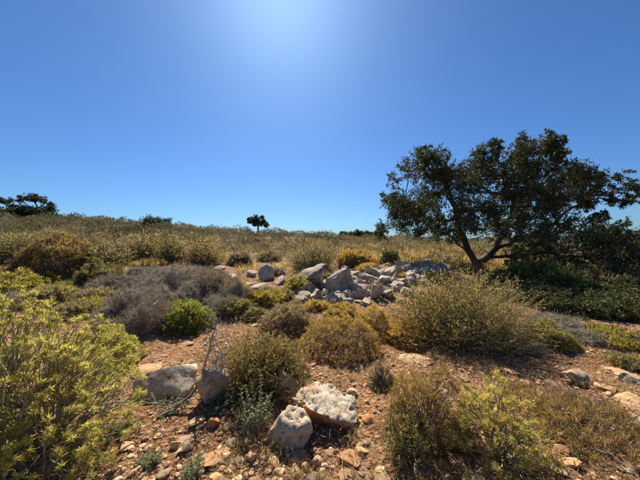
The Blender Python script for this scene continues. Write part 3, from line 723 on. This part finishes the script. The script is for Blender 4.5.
def scattered():
    rng = np.random.default_rng(77); me = []
    mk = [(*hit(*p), t) for p, t in MARKS]; seen = {}
    for k in range(14):
        v, t = rock_shape(900 + k, (1, 1, .65), 2, cuts=14, rough=.08, tight=(.3, .7)); g = Geo(); g.add(v, t=t); me.append(g.mesh('fragment', M_STONE))
    n = 0
    while n < 250:
        r = 1.5 * math.exp(rng.uniform(0, 1.3) if n < 150 else rng.uniform(.08, .6)); a = rng.uniform(-.88, .88); x = r * math.sin(a); y = r * math.cos(a)
        if n2(x, y, .9, 44, 2)[0] < -.15 and rng.random() < .7: continue
        o = bpy.data.objects.new('stone_fragment', me[rng.integers(14)]); COL.objects.link(o)
        s = .02 + .05 * rng.random() ** 2.0 + .004 * r; el = rng.uniform(.5, 1.1); fl = rng.uniform(.4, .9)
        o.location = (x, y, h1(x, y) + s * .1); o.scale = (s, s * el, s * fl)
        o.rotation_euler = (rng.uniform(-.4, .4), rng.uniform(-.4, .4), rng.uniform(0, 6.3))
        f = rng.uniform(.7, 1.5); gr = rng.uniform(.72, 1); o.color = (f, f * gr, f * gr * rng.uniform(.7, .95), 1)
        cw = 'pale' if f > 1.25 else 'rusty' if gr < .82 else 'brown' if f < .95 else 'tan'
        sw = 'flat' if fl < .55 else 'narrow' if el < .66 else 'chunky'
        zw = 'tiny' if s < .04 else 'small' if s < .055 else 'hand-sized'
        mx, my, nm = min(mk, key=lambda q: math.hypot(q[0] - x, q[1] - y)); dx = x - mx; dy = y - my
        rel = ('in front of' if dy < 0 else 'behind') if abs(dy) > abs(dx) else ('left of' if dx < 0 else 'right of')
        key = (zw, sw, cw, rel, nm); far = ('', 'smaller ', 'smallest ')[min(2, seen.get(key, 0))]; seen[key] = seen.get(key, 0) + 1
        if far: o.scale *= .8
        tag(o, f'{far}{zw} {sw} {cw} stone fragment {rel} {nm}', 'stone', 'loose stone fragments on the red soil'); n += 1
scattered()

# ------------------------------------------------------------------ gravel and litter (uncountable)
def gravel():
    rng = np.random.default_rng(3); n = 17500
    r = 1.25 * np.exp(rng.uniform(0, 2.0, n)); a = rng.uniform(-1.05, 1.05, n); x = r * np.sin(a); y = r * np.cos(a)
    k = n2(x, y, 1.3, 60, 3) + rng.uniform(-.4, 1.0, n) > 0; x = x[k]; y = y[k]; r = r[k]; n = len(x)
    v0, t0 = ICO[1]
    s = .004 + .021 * rng.random(n) ** 2.6 + .0014 * r
    v0 = np.asarray(v0); nv = len(v0)
    var = [unit(v0) * (1 + rng.uniform(-.28, .28, (nv, 1))) for _ in range(24)]
    V = np.array(var)[rng.integers(0, 24, n)]
    ang = rng.uniform(0, 6.3, n); c, s_ = np.cos(ang)[:, None], np.sin(ang)[:, None]
    V = V * np.stack([s, s * rng.uniform(.6, 1, n), s * rng.uniform(.4, .8, n)], 1)[:, None]
    X = V[..., 0] * c - V[..., 1] * s_ + x[:, None]; Y = V[..., 0] * s_ + V[..., 1] * c + y[:, None]; Z = V[..., 2] + (hgt(x, y) + s * .2)[:, None]
    T = (t0[None] + (np.arange(n) * nv)[:, None, None]).reshape(-1, 3)
    f = .6 + 1.5 * rng.random(n) ** 1.5; gg = rng.uniform(.72, 1.02, n); col = np.stack([f, f * gg, f * gg * rng.uniform(.72, 1.0, n)], 1)
    g = Geo(); g.add(np.stack([X, Y, Z], -1).reshape(-1, 3), t=T, col=np.repeat(col, nv, 0))
    o = g.obj('gravel', M_STONE); tag(o, 'angular rusty gravel strewn over the red soil', 'gravel', kind='stuff')
gravel()
def litter():
    rng = np.random.default_rng(8); n = 36000
    r = 1.25 * np.exp(rng.uniform(0, 1.9, n)); a = rng.uniform(-1.05, 1.05, n); x = r * np.sin(a); y = r * np.cos(a)
    k = n2(x, y, 1.0, 71, 3) + rng.uniform(-.4, .8, n) > 0; x = x[k]; y = y[k]; r = r[k]; n = len(x)
    d = rdir(rng, n); d[:, 2] = np.abs(d[:, 2]) * .25
    g = Geo(); P = np.stack([x, y, hgt(x, y) + .004], 1)
    blades(g, P, d, rng.uniform(.015, .06, n) + .004 * r, .0035 + .0012 * r, pal(rng, n, [(.30, .20, .11), (.22, .13, .075), (.38, .29, .18), (.17, .10, .06), (.44, .36, .25)], .25), rng)
    o = g.obj('plant_litter', M_DRY); tag(o, 'dry twigs and dead leaves littering the soil', 'litter', kind='stuff')
    # little dry plants, a hand high
    g = Geo(); m = 900; c = 0
    r = 1.45 * np.exp(rng.uniform(0, 2.0, m)); a = rng.uniform(-1.0, 1.0, m); x = r * np.sin(a); y = r * np.cos(a)
    k = n2(x, y, .8, 81, 3) > -.1; x = x[k]; y = y[k]; r = r[k]; m = len(x)
    per = 34; h = rng.uniform(.03, .10, m) * (1 + .1 * r)
    pp = [PAL['brown'], PAL['greybr'], PAL['brown'], PAL['greybr'], PAL['straw']]
    for i in range(m):
        d = dome_dirs(rng, per, .1); off = rng.normal(size=(per, 3)) * h[i] * .7; off[:, 2] = np.abs(off[:, 2]) * .5
        X = x[i] + off[:, 0]; Y = y[i] + off[:, 1]
        blades(g, np.stack([X, Y, hgt(X, Y) + off[:, 2]], 1), d, h[i] * rng.uniform(.4, 1.0, per), (.0028 + .0011 * r[i]), pal(rng, per, pp[rng.integers(0, 5)], .25), rng)
    o = g.obj('dry_ground_plants', M_LEAF); tag(o, 'sparse withered low plants scattered over the soil', 'ground cover', kind='stuff')
litter()

# ------------------------------------------------------------------ scrub covering the hill, too dense to tell apart
def hillside():
    rng = np.random.default_rng(12); g = Geo(); s = Geo()
    pts = []
    HP = [[(.10, .10, .05), (.08, .08, .04)], [(.22, .20, .11), (.25, .225, .125)], [(.23, .19, .135), (.26, .215, .15)], [(.31, .265, .155), (.34, .28, .165)], [(.25, .185, .10), (.28, .20, .11)], [(.38, .28, .13), (.34, .25, .11)]]
    CW = ['dark green', 'olive', 'grey-brown', 'pale tan', 'russet', 'golden']
    LM = [('the russet dome', 60, 262), ('the straw strip', 150, 264), ('the lone skyline tree', 258, 229), ('the hilltop trees', 25, 208), ('the upright boulder', 266, 270),
          ('the limestone outcrop', 370, 266), ('the tall pale shrub', 312, 255), ('the big tree trunk', 478, 262), ('the skyline hump', 156, 220), ('the left edge', 0, 245), ('the right edge', 640, 265)]
    n = 7000
    D = np.where(rng.random(n) < .4, rng.uniform(9.2, 17, n), np.sqrt(rng.uniform(9.2 ** 2, 31 ** 2, n))); ax = rng.uniform(-1.5, 1.5, n)
    x = ax * D; y = D; pat = n2(x, y, .2, 91, 3); tone = n2(x, y, .3, 97, 2) * .75 + rng.uniform(-.8, .8, n); grid = {}
    RR = np.where(rng.random(n) < .4, rng.uniform(.8, 1.25, n), rng.uniform(.3, .7, n)); single = []
    for i in np.argsort(-RR):
        d = D[i]; px = 320 + ax[i] * F
        if 285 < px < 480 and d < 10.4: continue
        if px > 395 and d < 14 and rng.random() < .85: continue
        if px > 340 and d < 20 and rng.random() < .35: continue
        if 120 < px < 300 and d < 10.6: continue
        R = RR[i] * (.85 if px > 330 else 1.0) * (.8 + .018 * d)
        if pat[i] < -.5 and rng.random() < .7: continue
        cx, cy = int(x[i] // 2.8), int(y[i] // 2.8); clash = False       # shrubs stand apart, leaving bare gaps
        for gx in (-1, 0, 1):
            for gy in (-1, 0, 1):
                for (qx, qy, qr) in grid.get((cx + gx, cy + gy), ()):
                    if math.hypot(qx - x[i], qy - y[i]) < (qr + R) * .80: clash = True
        if clash: continue
        grid.setdefault((cx, cy), []).append((x[i], y[i], R))
        p_ = math.hypot(x[i], y[i]) / (F * 1.6); H = min(R * rng.uniform(.75, 1.1), 1.0) * (.75 if d > 20 else 1.0)
        if px > 330: H *= .8
        t = tone[i] + (-.05 if px < 330 else .15)
        k = 0 if t < -.95 else 1 if t < -.3 else 2 if t < .1 else 3 if t < .6 else 4 if t < .95 else 5
        if px < 340 and d > 13.5 and k > 2 and rng.random() < .6: k = 1     # grey-green scrub on the upper slope
        nb = int((680 if d < 13 else 560 if d < 18 else 340) * (.25 + R * .95))
        dirs = dome_dirs(rng, nb, 0); C = dirs * rng.uniform(.74, 1, (nb, 1)) * (1 + .4 * fbm(dirs * 1.9 + i, int(i), 2))[:, None] * np.array([R, R, H])
        dd = unit(dirs * .8 + rdir(rng, nb) * .8 + np.array([0, 0, .25]))
        X = C[:, 0] + x[i]; Y = C[:, 1] + y[i]
        q = (X, Y, C[:, 2], dd, np.full(nb, max(.075, 2.6 * p_)), np.full(nb, max(.017, 1.0 * p_)), pal(rng, nb, HP[k], .08) * rng.uniform(.5, 1.2) * (.72 if d > 14 and px < 340 else .9) * np.array([.97, 1.0, 1.08]))
        py = 240 + (EYE - h1(x[i], y[i]) - H * .5) / d * F
        if d < 16.5 and -8 < px < 470: single.append((d, px, py, R, H, k, q, float(x[i]), float(y[i])))
        else: pts.append(q)
    def lay(g, X, Y, Zr, dd, L, W, c, o=(0, 0, 0)):
        P = np.stack([X, Y, hgt(X, Y) + Zr], 1) - dd * (L * .4)[:, None] - np.array(o)
        blades(g, P, dd, L * rng.uniform(.6, 1.3, len(X)), W, c, rng)
    lay(g, *[np.concatenate([q[k] for q in pts]) for k in range(7)])
    o = g.obj('hillside_scrub', M_SCRUB); tag(o, 'low olive and tan scrub covering the upper hillside to the skyline', 'scrub', kind='stuff')
    named = {}
    for d, px, py, R, H, k, q, ox, oy in sorted(single, key=lambda v: v[0]):
        nm, lx, ly = min(LM, key=lambda m: math.hypot(m[1] - px, (m[2] - py) * 2)); dx, dy = px - lx, (py - ly) * 2
        rel = ('left of' if dx < 0 else 'right of') if abs(dx) > abs(dy) else ('above' if dy < 0 else 'below')
        if 'edge' in nm: rel = 'near'
        key = f"{'broad' if R > .7 else 'mid-sized' if R > .45 else 'small'} {CW[k]} {'low' if H / R < .8 else 'domed'} bush on the hillside {rel} {nm}"
        named.setdefault(key, []).append((q, ox, oy))
    for key, lst in named.items():
        for j, (q, ox, oy) in enumerate(lst):
            pre = '' if len(lst) == 1 else ('nearer ' if j == 0 else 'farther ') if len(lst) == 2 else ('nearest ', 'second nearest ', 'third nearest ', 'fourth nearest ', 'fifth nearest ', 'sixth nearest ', 'farthest ')[min(j, 6)]
            gg = Geo(); base = (ox, oy, h1(ox, oy)); lay(gg, *q, base)
            o = gg.obj('scrub_bush', M_SCRUB, loc=base); tag(o, pre + key, 'bush', 'scrub bushes on the hillside')
    print('SCRUB', len(pts), len(single), sum(len(q[0]) for q in pts))
    # dry golden grass on the terrace
    n = 26000; D = rng.uniform(8.8, 19, n); ax = rng.uniform(-1.2, 1.2, n); x = ax * D
    a = n2(x, D, .45, 33, 3); k = (a + np.where((ax > .15), .35, -.1) + rng.uniform(-.2, .2, n)) > .15
    k &= ~((ax > -.1) & (ax < .62) & (D < 9.6)); x = x[k]; D = D[k]; n = len(x)
    d = unit(rng.normal(size=(n, 3)) * .35 + np.array([0, 0, 1])); g = Geo()
    blades(g, np.stack([x, D, hgt(x, D) - .02], 1), d, rng.uniform(.18, .42, n), .014 + .0012 * D, pal(rng, n, PAL['straw'], .2), rng, .2, .3)
    o = g.obj('dry_grass', M_LEAF); tag(o, 'golden dry grass on the terrace around the big tree', 'grass', kind='stuff')
hillside()

# ------------------------------------------------------------------ shrubs one can tell apart, far to near
S = shrub
# hillside
S('broom_shrub', 'tall pale bushy shrub on the slope above the upright boulder', 312, 273, 56, 38, 'broom', 'pale', dens=.8)
S('broom_shrub', 'olive shrub at the left edge on the hillside', 14, 266, 52, 34, 'broom', 'olive')
S('cushion_shrub', 'big russet domed shrub with dark shaded front at the left', 60, 280, 60, 42, 'cushion', 'brown', lump=.14)
S('broom_shrub', 'pale tan bushy shrub right of the russet dome', 104, 272, 54, 38, 'broom', 'pale')
S('broom_shrub', 'pale upright shrub behind the straw strip, left of two', 140, 262, 42, 30, 'broom', 'pale')
S('broom_shrub', 'dark-based upright shrub behind the straw strip, right of two', 172, 264, 40, 28, 'broom', 'olive')
S('broom_shrub', 'yellowish leaning shrub at the right end of the straw strip', 204, 268, 42, 32, 'broom', 'pale', tint=(1.1, .98, .8))
S('cushion_shrub', 'brown dome on the slope below the small lone tree', 240, 266, 24, 14, 'cushion', 'greybr')
S('cushion_shrub', 'tan dome just above the outcrop', 356, 268, 34, 16, 'cushion', 'gold', tint=(.95, .9, .9))
S('cushion_shrub', 'tan cushion on top of the outcrop rocks', 368, 274, 20, 9, 'cushion', 'gold')
S('leafy_shrub', 'small dark bush behind the outcrop', 389, 264, 20, 13, 'leafy', 'green', tint=(.7, .7, .8))
S('broom_shrub', 'small brown shrub directly above the upright boulder', 268, 262, 28, 13, 'broom', 'greybr')
S('cushion_shrub', 'dark olive shrub right of the russet dome foot', 98, 287, 40, 22, 'cushion', 'olive', tint=(.7, .7, .7))
S('cushion_shrub', 'small straw-coloured cushion in the straw strip', 152, 268, 28, 8, 'cushion', 'gold')
S('spurge', 'yellow-green dome at the left edge above the near yellow bush', 12, 296, 46, 24, 'spurge', 'yellow')
S('spurge', 'small yellow-green clump right of the left edge dome', 44, 288, 32, 14, 'spurge', 'yellow', tint=(.85, .85, .9))
S('cushion_shrub', 'flat yellowish cushion between grey thorn bushes at the left', 68, 294, 30, 11, 'cushion', 'yellow', tint=(.9, .85, .8))
# grey thorn patch
for px, py, w_, h_, lab in [
    (126, 299, 56, 22, 'grey thorn bush at the back left of the thorn patch'), (172, 297, 60, 27, 'grey thorn bush at the back middle of the thorn patch'),
    (213, 300, 50, 30, 'grey thorn bush at the back right of the thorn patch'), 
    (134, 322, 48, 32, 'grey thorn bush in the middle of the thorn patch'), (158, 335, 56, 36, 'nearest grey thorn bush left of the green dome'),
    (112, 325, 38, 16, 'low brownish thorn bush behind the near yellow bush'), (225, 318, 34, 20, 'small thorn bush right of the green dome'),
    (188, 286, 54, 18, 'thin grey thorn bush at the top of the thorn patch'), (150, 310, 46, 24, 'tangled thorn bush in the heart of the thorn patch'), (192, 306, 44, 20, 'pale grey thorn bush behind the green dome'), (236, 308, 36, 24, 'wispy thorn bush behind the dead twigs')]:
    tn = ((1, 1, 1), (.85, .8, .78), (1.15, 1.13, 1.12), (.95, .86, .78), (1.0, .96, .97))[px % 5]
    S('thorn_bush', lab, px, py, w_, h_, 'dead', 'grey', cat='bush', tint=tn, lump=.36)
S('cushion_shrub', 'flat yellow-green topped cushion in front of the thorn patch', 84, 318, 42, 16, 'cushion', 'yellow', tint=(.8, .8, .8))
S('spurge', 'bright green rounded dome shrub beside the grey thorn patch', 189, 335, 47, 33, 'spurge', 'yellow', tint=(.66, .80, .75), lump=.1, dens=1.5, leaf=.045)
# around the outcrop foot
S('spurge', 'yellow-green shrub left of the golden row, at the back', 233, 299, 30, 17, 'spurge', 'yellow', leaf=.045)
S('cushion_shrub', 'yellowish cushion below the brown slab', 264, 307, 40, 20, 'cushion', 'yellow', tint=(1, .88, .8))
S('spurge', 'small yellow-green shrub under the big outcrop block', 297, 294, 24, 18, 'spurge', 'yellow', leaf=.045)
S('cushion_shrub', 'greenish cushion behind the dead twigs', 240, 318, 32, 18, 'cushion', 'olive')
S('cushion_shrub', 'grey-brown domed shrub behind the round golden cushion', 290, 336, 56, 35, 'cushion', 'greybr', lump=.12)
S('cushion_shrub', 'small golden cushion directly under the outcrop', 341, 322, 36, 20, 'cushion', 'gold', lump=.12)
S('cushion_shrub', 'golden cushion between the round one and the large olive bush', 371, 338, 38, 31, 'cushion', 'gold', lump=.14)
S('cushion_shrub', 'orange-gold cushion at the left foot of the large olive bush', 407, 349, 47, 30, 'cushion', 'gold', lump=.1, tint=(1.05, .95, .85))
S('broom_shrub', 'large olive bush in front of the big tree', 460, 357, 172, 93, 'broom', 'olive', back=.6, ry=.7, dens=2.2, lump=.08, tint=(1.6, 1.42, 1.25), leaf=.03)
S('cushion_shrub', 'round golden-brown cushion in the centre of the picture', 341, 359, 74, 38, 'cushion', 'gold', lump=.1, tint=(.80, .76, .85))
# right, under the tree
S('leafy_shrub', 'lit green shrub in front of the big tree trunk', 540, 300, 76, 40, 'leafy', 'green', tint=(.95, .82, .7), D=7.9)
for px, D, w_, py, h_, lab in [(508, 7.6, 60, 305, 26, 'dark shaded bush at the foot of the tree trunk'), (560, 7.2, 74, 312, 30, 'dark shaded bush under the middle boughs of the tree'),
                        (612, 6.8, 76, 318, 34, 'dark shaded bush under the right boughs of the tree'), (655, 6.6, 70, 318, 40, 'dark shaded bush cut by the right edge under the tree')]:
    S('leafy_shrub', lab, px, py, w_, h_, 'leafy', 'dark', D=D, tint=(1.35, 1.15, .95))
S('broom_shrub', 'olive shrub at the right edge beneath the tree shade', 634, 318, 34, 24, 'broom', 'olive')
S('thorn_bush', 'grey thorn bush between the large olive bush and the tree shade', 556, 335, 50, 18, 'dead', 'grey', cat='bush')
S('thorn_bush', 'low grey thorn bush left of the yellow-green cushion at the right', 588, 347, 38, 15, 'dead', 'grey', cat='bush')
S('cushion_shrub', 'yellow-green cushion on the right flank of the large olive bush', 545, 352, 48, 28, 'cushion', 'yellow', tint=(.8, .78, .8))
S('cushion_shrub', 'flat yellow-green cushion at the right above the bare soil', 610, 348, 54, 20, 'cushion', 'yellow', tint=(.95, .9, .9))
S('cushion_shrub', 'brownish cushion at the right edge above the bare soil', 640, 352, 36, 16, 'cushion', 'olive')
S('herb', 'low pale green herb above the ledges at the right edge', 632, 374, 34, 12, 'cushion', 'olive', cat='plant')
# foreground
S('broom_shrub', 'olive and brown bush behind the foreground boulders', 262, 404, 92, 80, 'broom', 'olive', back=.7, tint=(1.05, .9, .78), dens=1.3)
S('cushion_shrub', 'brown dense cushion inside the right side of the boulder bush', 277, 392, 56, 54, 'cushion', 'brown', back=1.0)
S('herb', 'small grey-brown tuft on bare soil left of the near right bush', 381, 389, 22, 25, 'cushion', 'greybr', cat='plant')
S('cushion_shrub', 'near brown-gold bush at the bottom right of centre', 424, 476, 76, 108, 'cushion', 'brown', D=2.15, lump=.16, tint=(1.15, 1.1, .9), ry=.9)
S('broom_shrub', 'upright green-brown shoots in front of the brown-gold bush', 408, 492, 62, 86, 'broom', 'olive', D=1.9, dens=.35, tint=(.9, .85, .8))
S('cushion_shrub', 'wide dry spiny cushion in the lower right corner', 585, 480, 124, 74, 'cushion', 'brown', D=2.25, lump=.2, spike=1.3, tint=(1.1, 1.05, .95), dens=.8)
S('spurge', 'near yellow-green spurge at the bottom right', 497, 486, 84, 100, 'spurge', 'bright', D=1.95, dens=.62, m=38, leaf=.042, tint=(1.15, 1.05, 1.2))

# ---- nearest plants at the left
S('spurge', 'large near yellow-green bush filling the lower left corner', 30, 470, 182, 158, 'spurge', 'bright', D=1.8, dens=.85, zmin=.1, lump=.2, m=40, leaf=.036, cat='bush', tint=(1.05, 1.0, 1.1))
S('thorn_bush', 'dry twiggy bush under the near yellow bush in the bottom left corner', 26, 500, 110, 70, 'dead', 'brown', D=1.62, cat='bush', dens=.6)
S('spurge', 'small yellow-green tuft right of the near yellow bush', 114, 372, 46, 46, 'spurge', 'bright', dens=.9, leaf=.036, back=.5)
S('herb', 'upright grey-green leafy herb left of the pale blunt boulder', 255, 436, 42, 62, 'sage', 'sage', cat='plant', D=2.18, dens=1.0)
S('herb', 'low grey-green herb in front of the long pale boulder', 168, 418, 46, 22, 'sage', 'sage', cat='plant', dens=1.2, leaf=.026, tint=(.9, .9, .95))
S('herb', 'grey-green herb patch beside the near yellow bush', 122, 442, 38, 20, 'sage', 'sage', cat='plant', leaf=.026, tint=(.85, .88, .92))
S('herb', 'small grey-green herb at the bottom left of centre', 150, 474, 30, 22, 'sage', 'sage', cat='plant', dens=.8, leaf=.026)
S('herb', 'pale spiky herb cut by the bottom edge', 196, 486, 26, 20, 'sage', 'sage', cat='plant', dens=.7, leaf=.03)
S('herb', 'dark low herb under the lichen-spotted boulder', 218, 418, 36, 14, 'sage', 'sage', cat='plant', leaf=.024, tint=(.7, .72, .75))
S('herb', 'thin grey herb in front of the boulder bush', 236, 410, 26, 22, 'sage', 'sage', cat='plant', leaf=.026)
S('thorn_bush', 'bare upright dead twigs left of the boulder bush', 218, 398, 24, 72, 'dead', 'grey', cat='bush', dens=.16, lump=.6)
def branch(name, label, pts, r, seed, twigs=14):
    rng = np.random.default_rng(seed); P = np.array([((a - 320) / F * d, d, max(EYE - (b - 240) / F * d, h1((a - 320) / F * d, d) + r * .4)) for a, b, d in pts])
    base = P[0].copy(); root = empty(name, base); tag(root, label, 'branch')
    k = 24; t = np.linspace(0, len(P) - 1, k); i = t.astype(int).clip(0, len(P) - 2); f = (t - i)[:, None]
    Q = P[i] * (1 - f) + P[i + 1] * f; Q = np.concatenate([Q[:1], (Q[:-2] + Q[1:-1] * 2 + Q[2:]) / 4, Q[-1:]]); Q[1:-1] += rng.normal(size=(k - 2, 3)) * r * .35
    c = [(.33, .29, .25), (.25, .21, .18)]
    g = Geo(); tubes(g, (Q - base)[None], np.linspace(1, .3, k)[None] * r, pal(rng, 1, c), 7); g.obj('limb', M_TWIG, root, smooth=True)
    if twigs:
        b = Q[rng.integers(5, k, twigs)]; e = b + unit(rng.normal(size=(twigs, 3)) + np.array([0, 0, .9])) * rng.uniform(.1, .3, (twigs, 1))
        tt = np.linspace(0, 1, 5)[None, :, None]; T = b[:, None] + (e - b)[:, None] * tt; T[:, 1:4] += rng.normal(size=(twigs, 3, 3)) * .012
        for q in range(twigs):
            g = Geo(); tubes(g, (T[q] - base)[None], np.array([.32, .27, .22, .17, .1]) * r, pal(rng, 1, c), 4); g.obj('twig', M_TWIG, root)
branch('dead_branch', 'bleached dead branch leaning up between the two left boulders', [(157, 421, 2.3), (172, 411, 2.36), (190, 396, 2.45), (202, 378, 2.55), (208, 355, 2.65), (213, 335, 2.7), (217, 318, 2.75)], .017, 5)
branch('dead_branch', 'thin bare stick reaching right from the near yellow bush', [(78, 418, 2.0), (95, 407, 2.05), (118, 402, 2.12), (142, 402, 2.2), (165, 404, 2.28)], .009, 6, 6)

for px, py, w_, h_, kd, pl, lab in [
    (205, 284, 30, 12, 'cushion', 'greybr', 'low grey-brown cushion at the top of the reddish slope'), (284, 300, 24, 10, 'cushion', 'olive', 'small olive cushion below the outcrop left end'),
    (255, 322, 30, 14, 'cushion', 'olive', 'low olive cushion left of the grey-brown domed shrub'), (318, 312, 22, 12, 'cushion', 'gold', 'tiny golden cushion touching the outcrop foot'),
    (276, 276, 20, 10, 'broom', 'greybr', 'wispy brown shrub right of the upright boulder'), (436, 282, 24, 10, 'cushion', 'gold', 'small golden cushion among the outcrop rocks on the right'),
    (218, 290, 24, 12, 'cushion', 'yellow', 'yellowish tuft at the upper right of the thorn patch'), (100, 308, 44, 18, 'cushion', 'greybr', 'grey-brown cushion at the left end of the thorn patch'), (112, 292, 36, 14, 'cushion', 'olive', 'olive cushion between the russet dome and the thorn patch'), (172, 312, 26, 12, 'cushion', 'yellow', 'small yellowish cushion inside the thorn patch'),
    (20, 282, 36, 14, 'cushion', 'olive', 'olive cushion on the slope at the left edge'), (520, 356, 40, 14, 'dead', 'greybr', 'dry twiggy skirt at the right foot of the large olive bush'),
    (150, 282, 40, 14, 'dead', 'grey', 'sparse grey thorn bush just below the straw strip')]:
    S('thorn_bush' if kd == 'dead' else 'broom_shrub' if kd == 'broom' else 'cushion_shrub', lab, px, py, w_, h_, kd, pl)

S('leafy_shrub', 'dark low hump of bushes on the skyline right of the hilltop trees', 156, 221, 24, 3, 'leafy', 'dark', D=26.5)
for px, w_, lab in [(18, 34, 'dark bush under the flat-topped hilltop tree'), (44, 22, 'small dark bush right of the flat-topped hilltop tree foot'), (-4, 26, 'dark bush at the left edge on the hilltop')]:
    S('leafy_shrub', lab, px, 211, w_, 4, 'leafy', 'dark', D=27)

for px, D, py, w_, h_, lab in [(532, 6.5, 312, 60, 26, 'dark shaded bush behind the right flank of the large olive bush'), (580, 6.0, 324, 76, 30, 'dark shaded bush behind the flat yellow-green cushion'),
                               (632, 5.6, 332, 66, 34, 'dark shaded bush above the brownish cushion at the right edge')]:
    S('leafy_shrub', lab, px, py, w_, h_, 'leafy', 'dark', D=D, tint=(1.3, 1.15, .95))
for px, py, w_, h_, kd, pl, lab in [(352, 277, 14, 7, 'cushion', 'greybr', 'tiny grey-brown tuft between the outcrop rocks on the left'), (400, 281, 14, 6, 'cushion', 'gold', 'tiny golden tuft between the outcrop rocks in the middle'),
    (378, 291, 16, 8, 'cushion', 'greybr', 'tiny grey-brown tuft low among the outcrop rocks'), (322, 281, 14, 8, 'cushion', 'olive', 'tiny olive tuft beside the big outcrop block'), (418, 270, 18, 6, 'cushion', 'gold', 'tiny golden tuft along the top of the outcrop')]:
    S('cushion_shrub', lab, px, py, w_, h_, kd, pl)

for px, py, w_, h_, kd, pl, lab in [(50, 306, 40, 18, 'cushion', 'olive', 'olive cushion behind the top of the near yellow bush'), (76, 322, 44, 18, 'cushion', 'greybr', 'grey-brown cushion left of the nearest thorn bush'),
    (112, 340, 40, 20, 'dead', 'greybr', 'brown twiggy bush just behind the small yellow-green tuft'), (16, 312, 40, 18, 'dead', 'grey', 'grey thorn bush behind the near yellow bush at the left edge')]:
    S('thorn_bush' if kd == 'dead' else 'cushion_shrub', lab, px, py, w_, h_, kd, pl)
